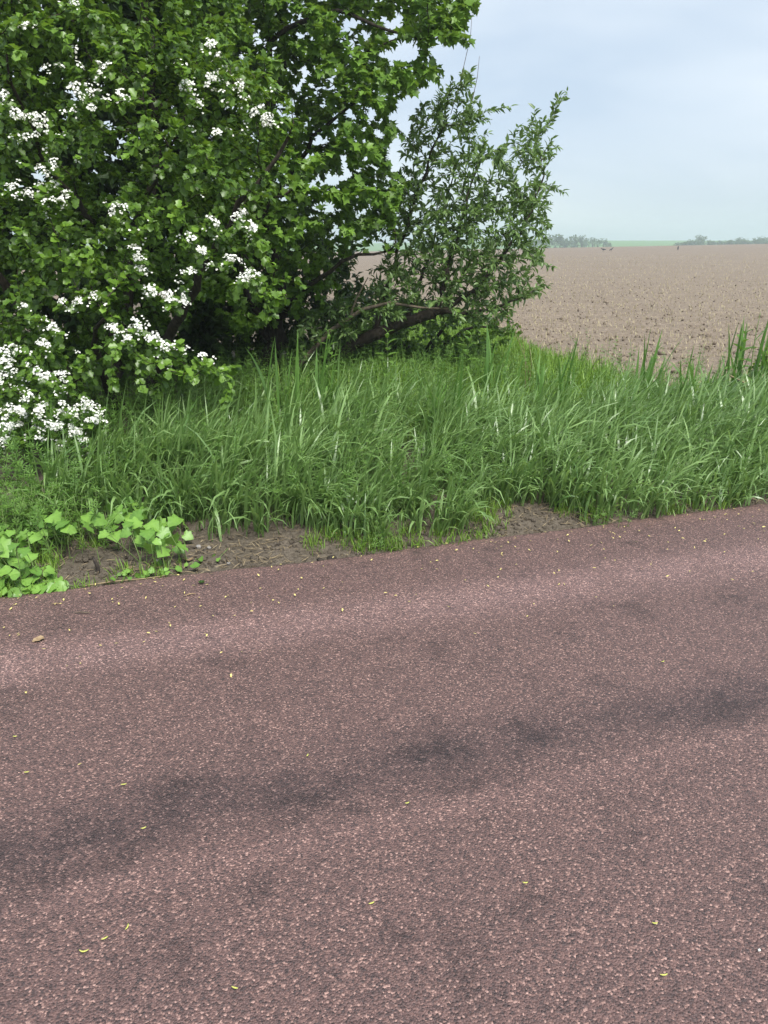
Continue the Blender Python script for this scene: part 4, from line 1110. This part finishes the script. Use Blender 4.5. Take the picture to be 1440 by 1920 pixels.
# stones, mud and dead leaves in the dirt
def lump(seed, sx, sy, sz):
    r = np.random.default_rng(seed); V = []; T = []; a, b_ = 7, 5
    for i in range(b_ + 1):
        for j in range(a):
            th, ph = math.pi * i / b_, 2 * math.pi * j / a; q = 1 + r.normal(0, .12)
            V.append((sx * q * math.sin(th) * math.cos(ph), sy * q * math.sin(th) * math.sin(ph), sz * q * math.cos(th)))
    for i in range(b_):
        for j in range(a):
            p, q = i * a + j, i * a + (j + 1) % a; T += [(p, p + a, q + a), (p, q + a, q)]
    return np.array(V), np.array(T)
def on_dirt(name, label, cat, V, T, mat, px, py, rot=0, group=None, dz=0.0):
    p = at_z(px, py, .02); o = mesh_obj(name, V, T, mat, .5, False); o.location = (p[0], p[1], float(verge_z(p[0], p[1])) + dz); o.rotation_euler = (0, 0, rot); tag(o, label, cat, group)
for k, (px, py, r_) in enumerate([(295,1052,.016),(372,1028,.02),(392,1030,.015),(572,1050,.010),(428,1050,.012)]):
    V, T = lump(k, r_, r_ * .8, r_ * .6); on_dirt('stone', 'grey stone half sunk in the dirt beside the road', 'stone', V, T, M_stone, px, py, k, 'stones in the dirt', .004)
for k, (px, py, r_) in enumerate([(600,1040,.016),(622,1037,.022),(645,1042,.014),(611,1046,.012)]):
    V, T = lump(20 + k, r_ * 1.3, r_, r_ * .7); on_dirt('mud_lump', 'black crumbly mud lump on the dirt below the oval-leaved plant', 'mud', V, T, M_mud, px, py, k, 'black mud lumps', .006)
for k, (px, py, r_) in enumerate([(1100,962,.03),(1085,968,.02),(1130,968,.02)]):
    V, T = lump(30 + k, r_ * 1.3, r_, r_ * .7); on_dirt('mud_lump', 'dark soil lump at the mouth of the bare hollow', 'mud', V, T, M_mud, px, py, k, 'dark soil lumps in the hollow', .004)
V, T = tube([(0, 0, -.02), (.006, .0, .03), (-.004, .0, .06), (-.012, .004, .085)], [.013, .011, .009, .004], 7)
on_dirt('stump', 'small dark rotten stump sticking out of the dirt beside the cleavers', 'stump', V, T, M_mud, 182, 1070)
for k, (px, py, rot) in enumerate([(355,1052,.4),(632,1012,1.2),(118,1090,2.0)]):
    V = MAP_V * np.array([.05, .06, .05]); V[:, 2] += .012
    on_dirt('dead_leaf', ['curled tan dead leaf on the dirt beside the straw', 'orange-brown dead leaf at the foot of the grass', 'withered leaf at the tip of the pale leaf cushion'][k], 'leaf', V, MAP_T, M_dry, px, py, rot, None, .006)
V, T = tube([(-.22, .0, .012), (-.08, .004, .016), (.08, -.004, .014), (.24, .01, .012)], [.003, .004, .0035, .002], 5)
on_dirt('dry_stem', 'long straw-coloured stem lying along the road edge', 'stem', V, T, M_straw, 240, 1083, ROAD_ANG, None, .008)

# ------------------------------------------------------------------ haze over the far land
hb = [(-3100, -620, -8), (3100, -620, -8), (3100, 3100, -8), (-3100, 3100, -8), (-3100, -620, 30), (3100, -620, 30), (3100, 3100, 30), (-3100, 3100, 30)]
hq = [(0, 3, 2, 1), (4, 5, 6, 7), (0, 1, 5, 4), (1, 2, 6, 5), (2, 3, 7, 6), (3, 0, 4, 7)]
mh, t, L = new_mat('haze')
ho = N(t, 'ShaderNodeOutputMaterial'); pv = N(t, 'ShaderNodeVolumePrincipled')
pv.inputs['Color'].default_value = (.84, .92, 1, 1); pv.inputs['Density'].default_value = .0015; pv.inputs['Anisotropy'].default_value = .3
L.new(pv.outputs[0], ho.inputs['Volume'])
o = mesh_obj('haze', np.array(hb, float), np.array(hq), mh); tag(o, 'thin pale haze over the field and the far trees', 'haze', kind='stuff')
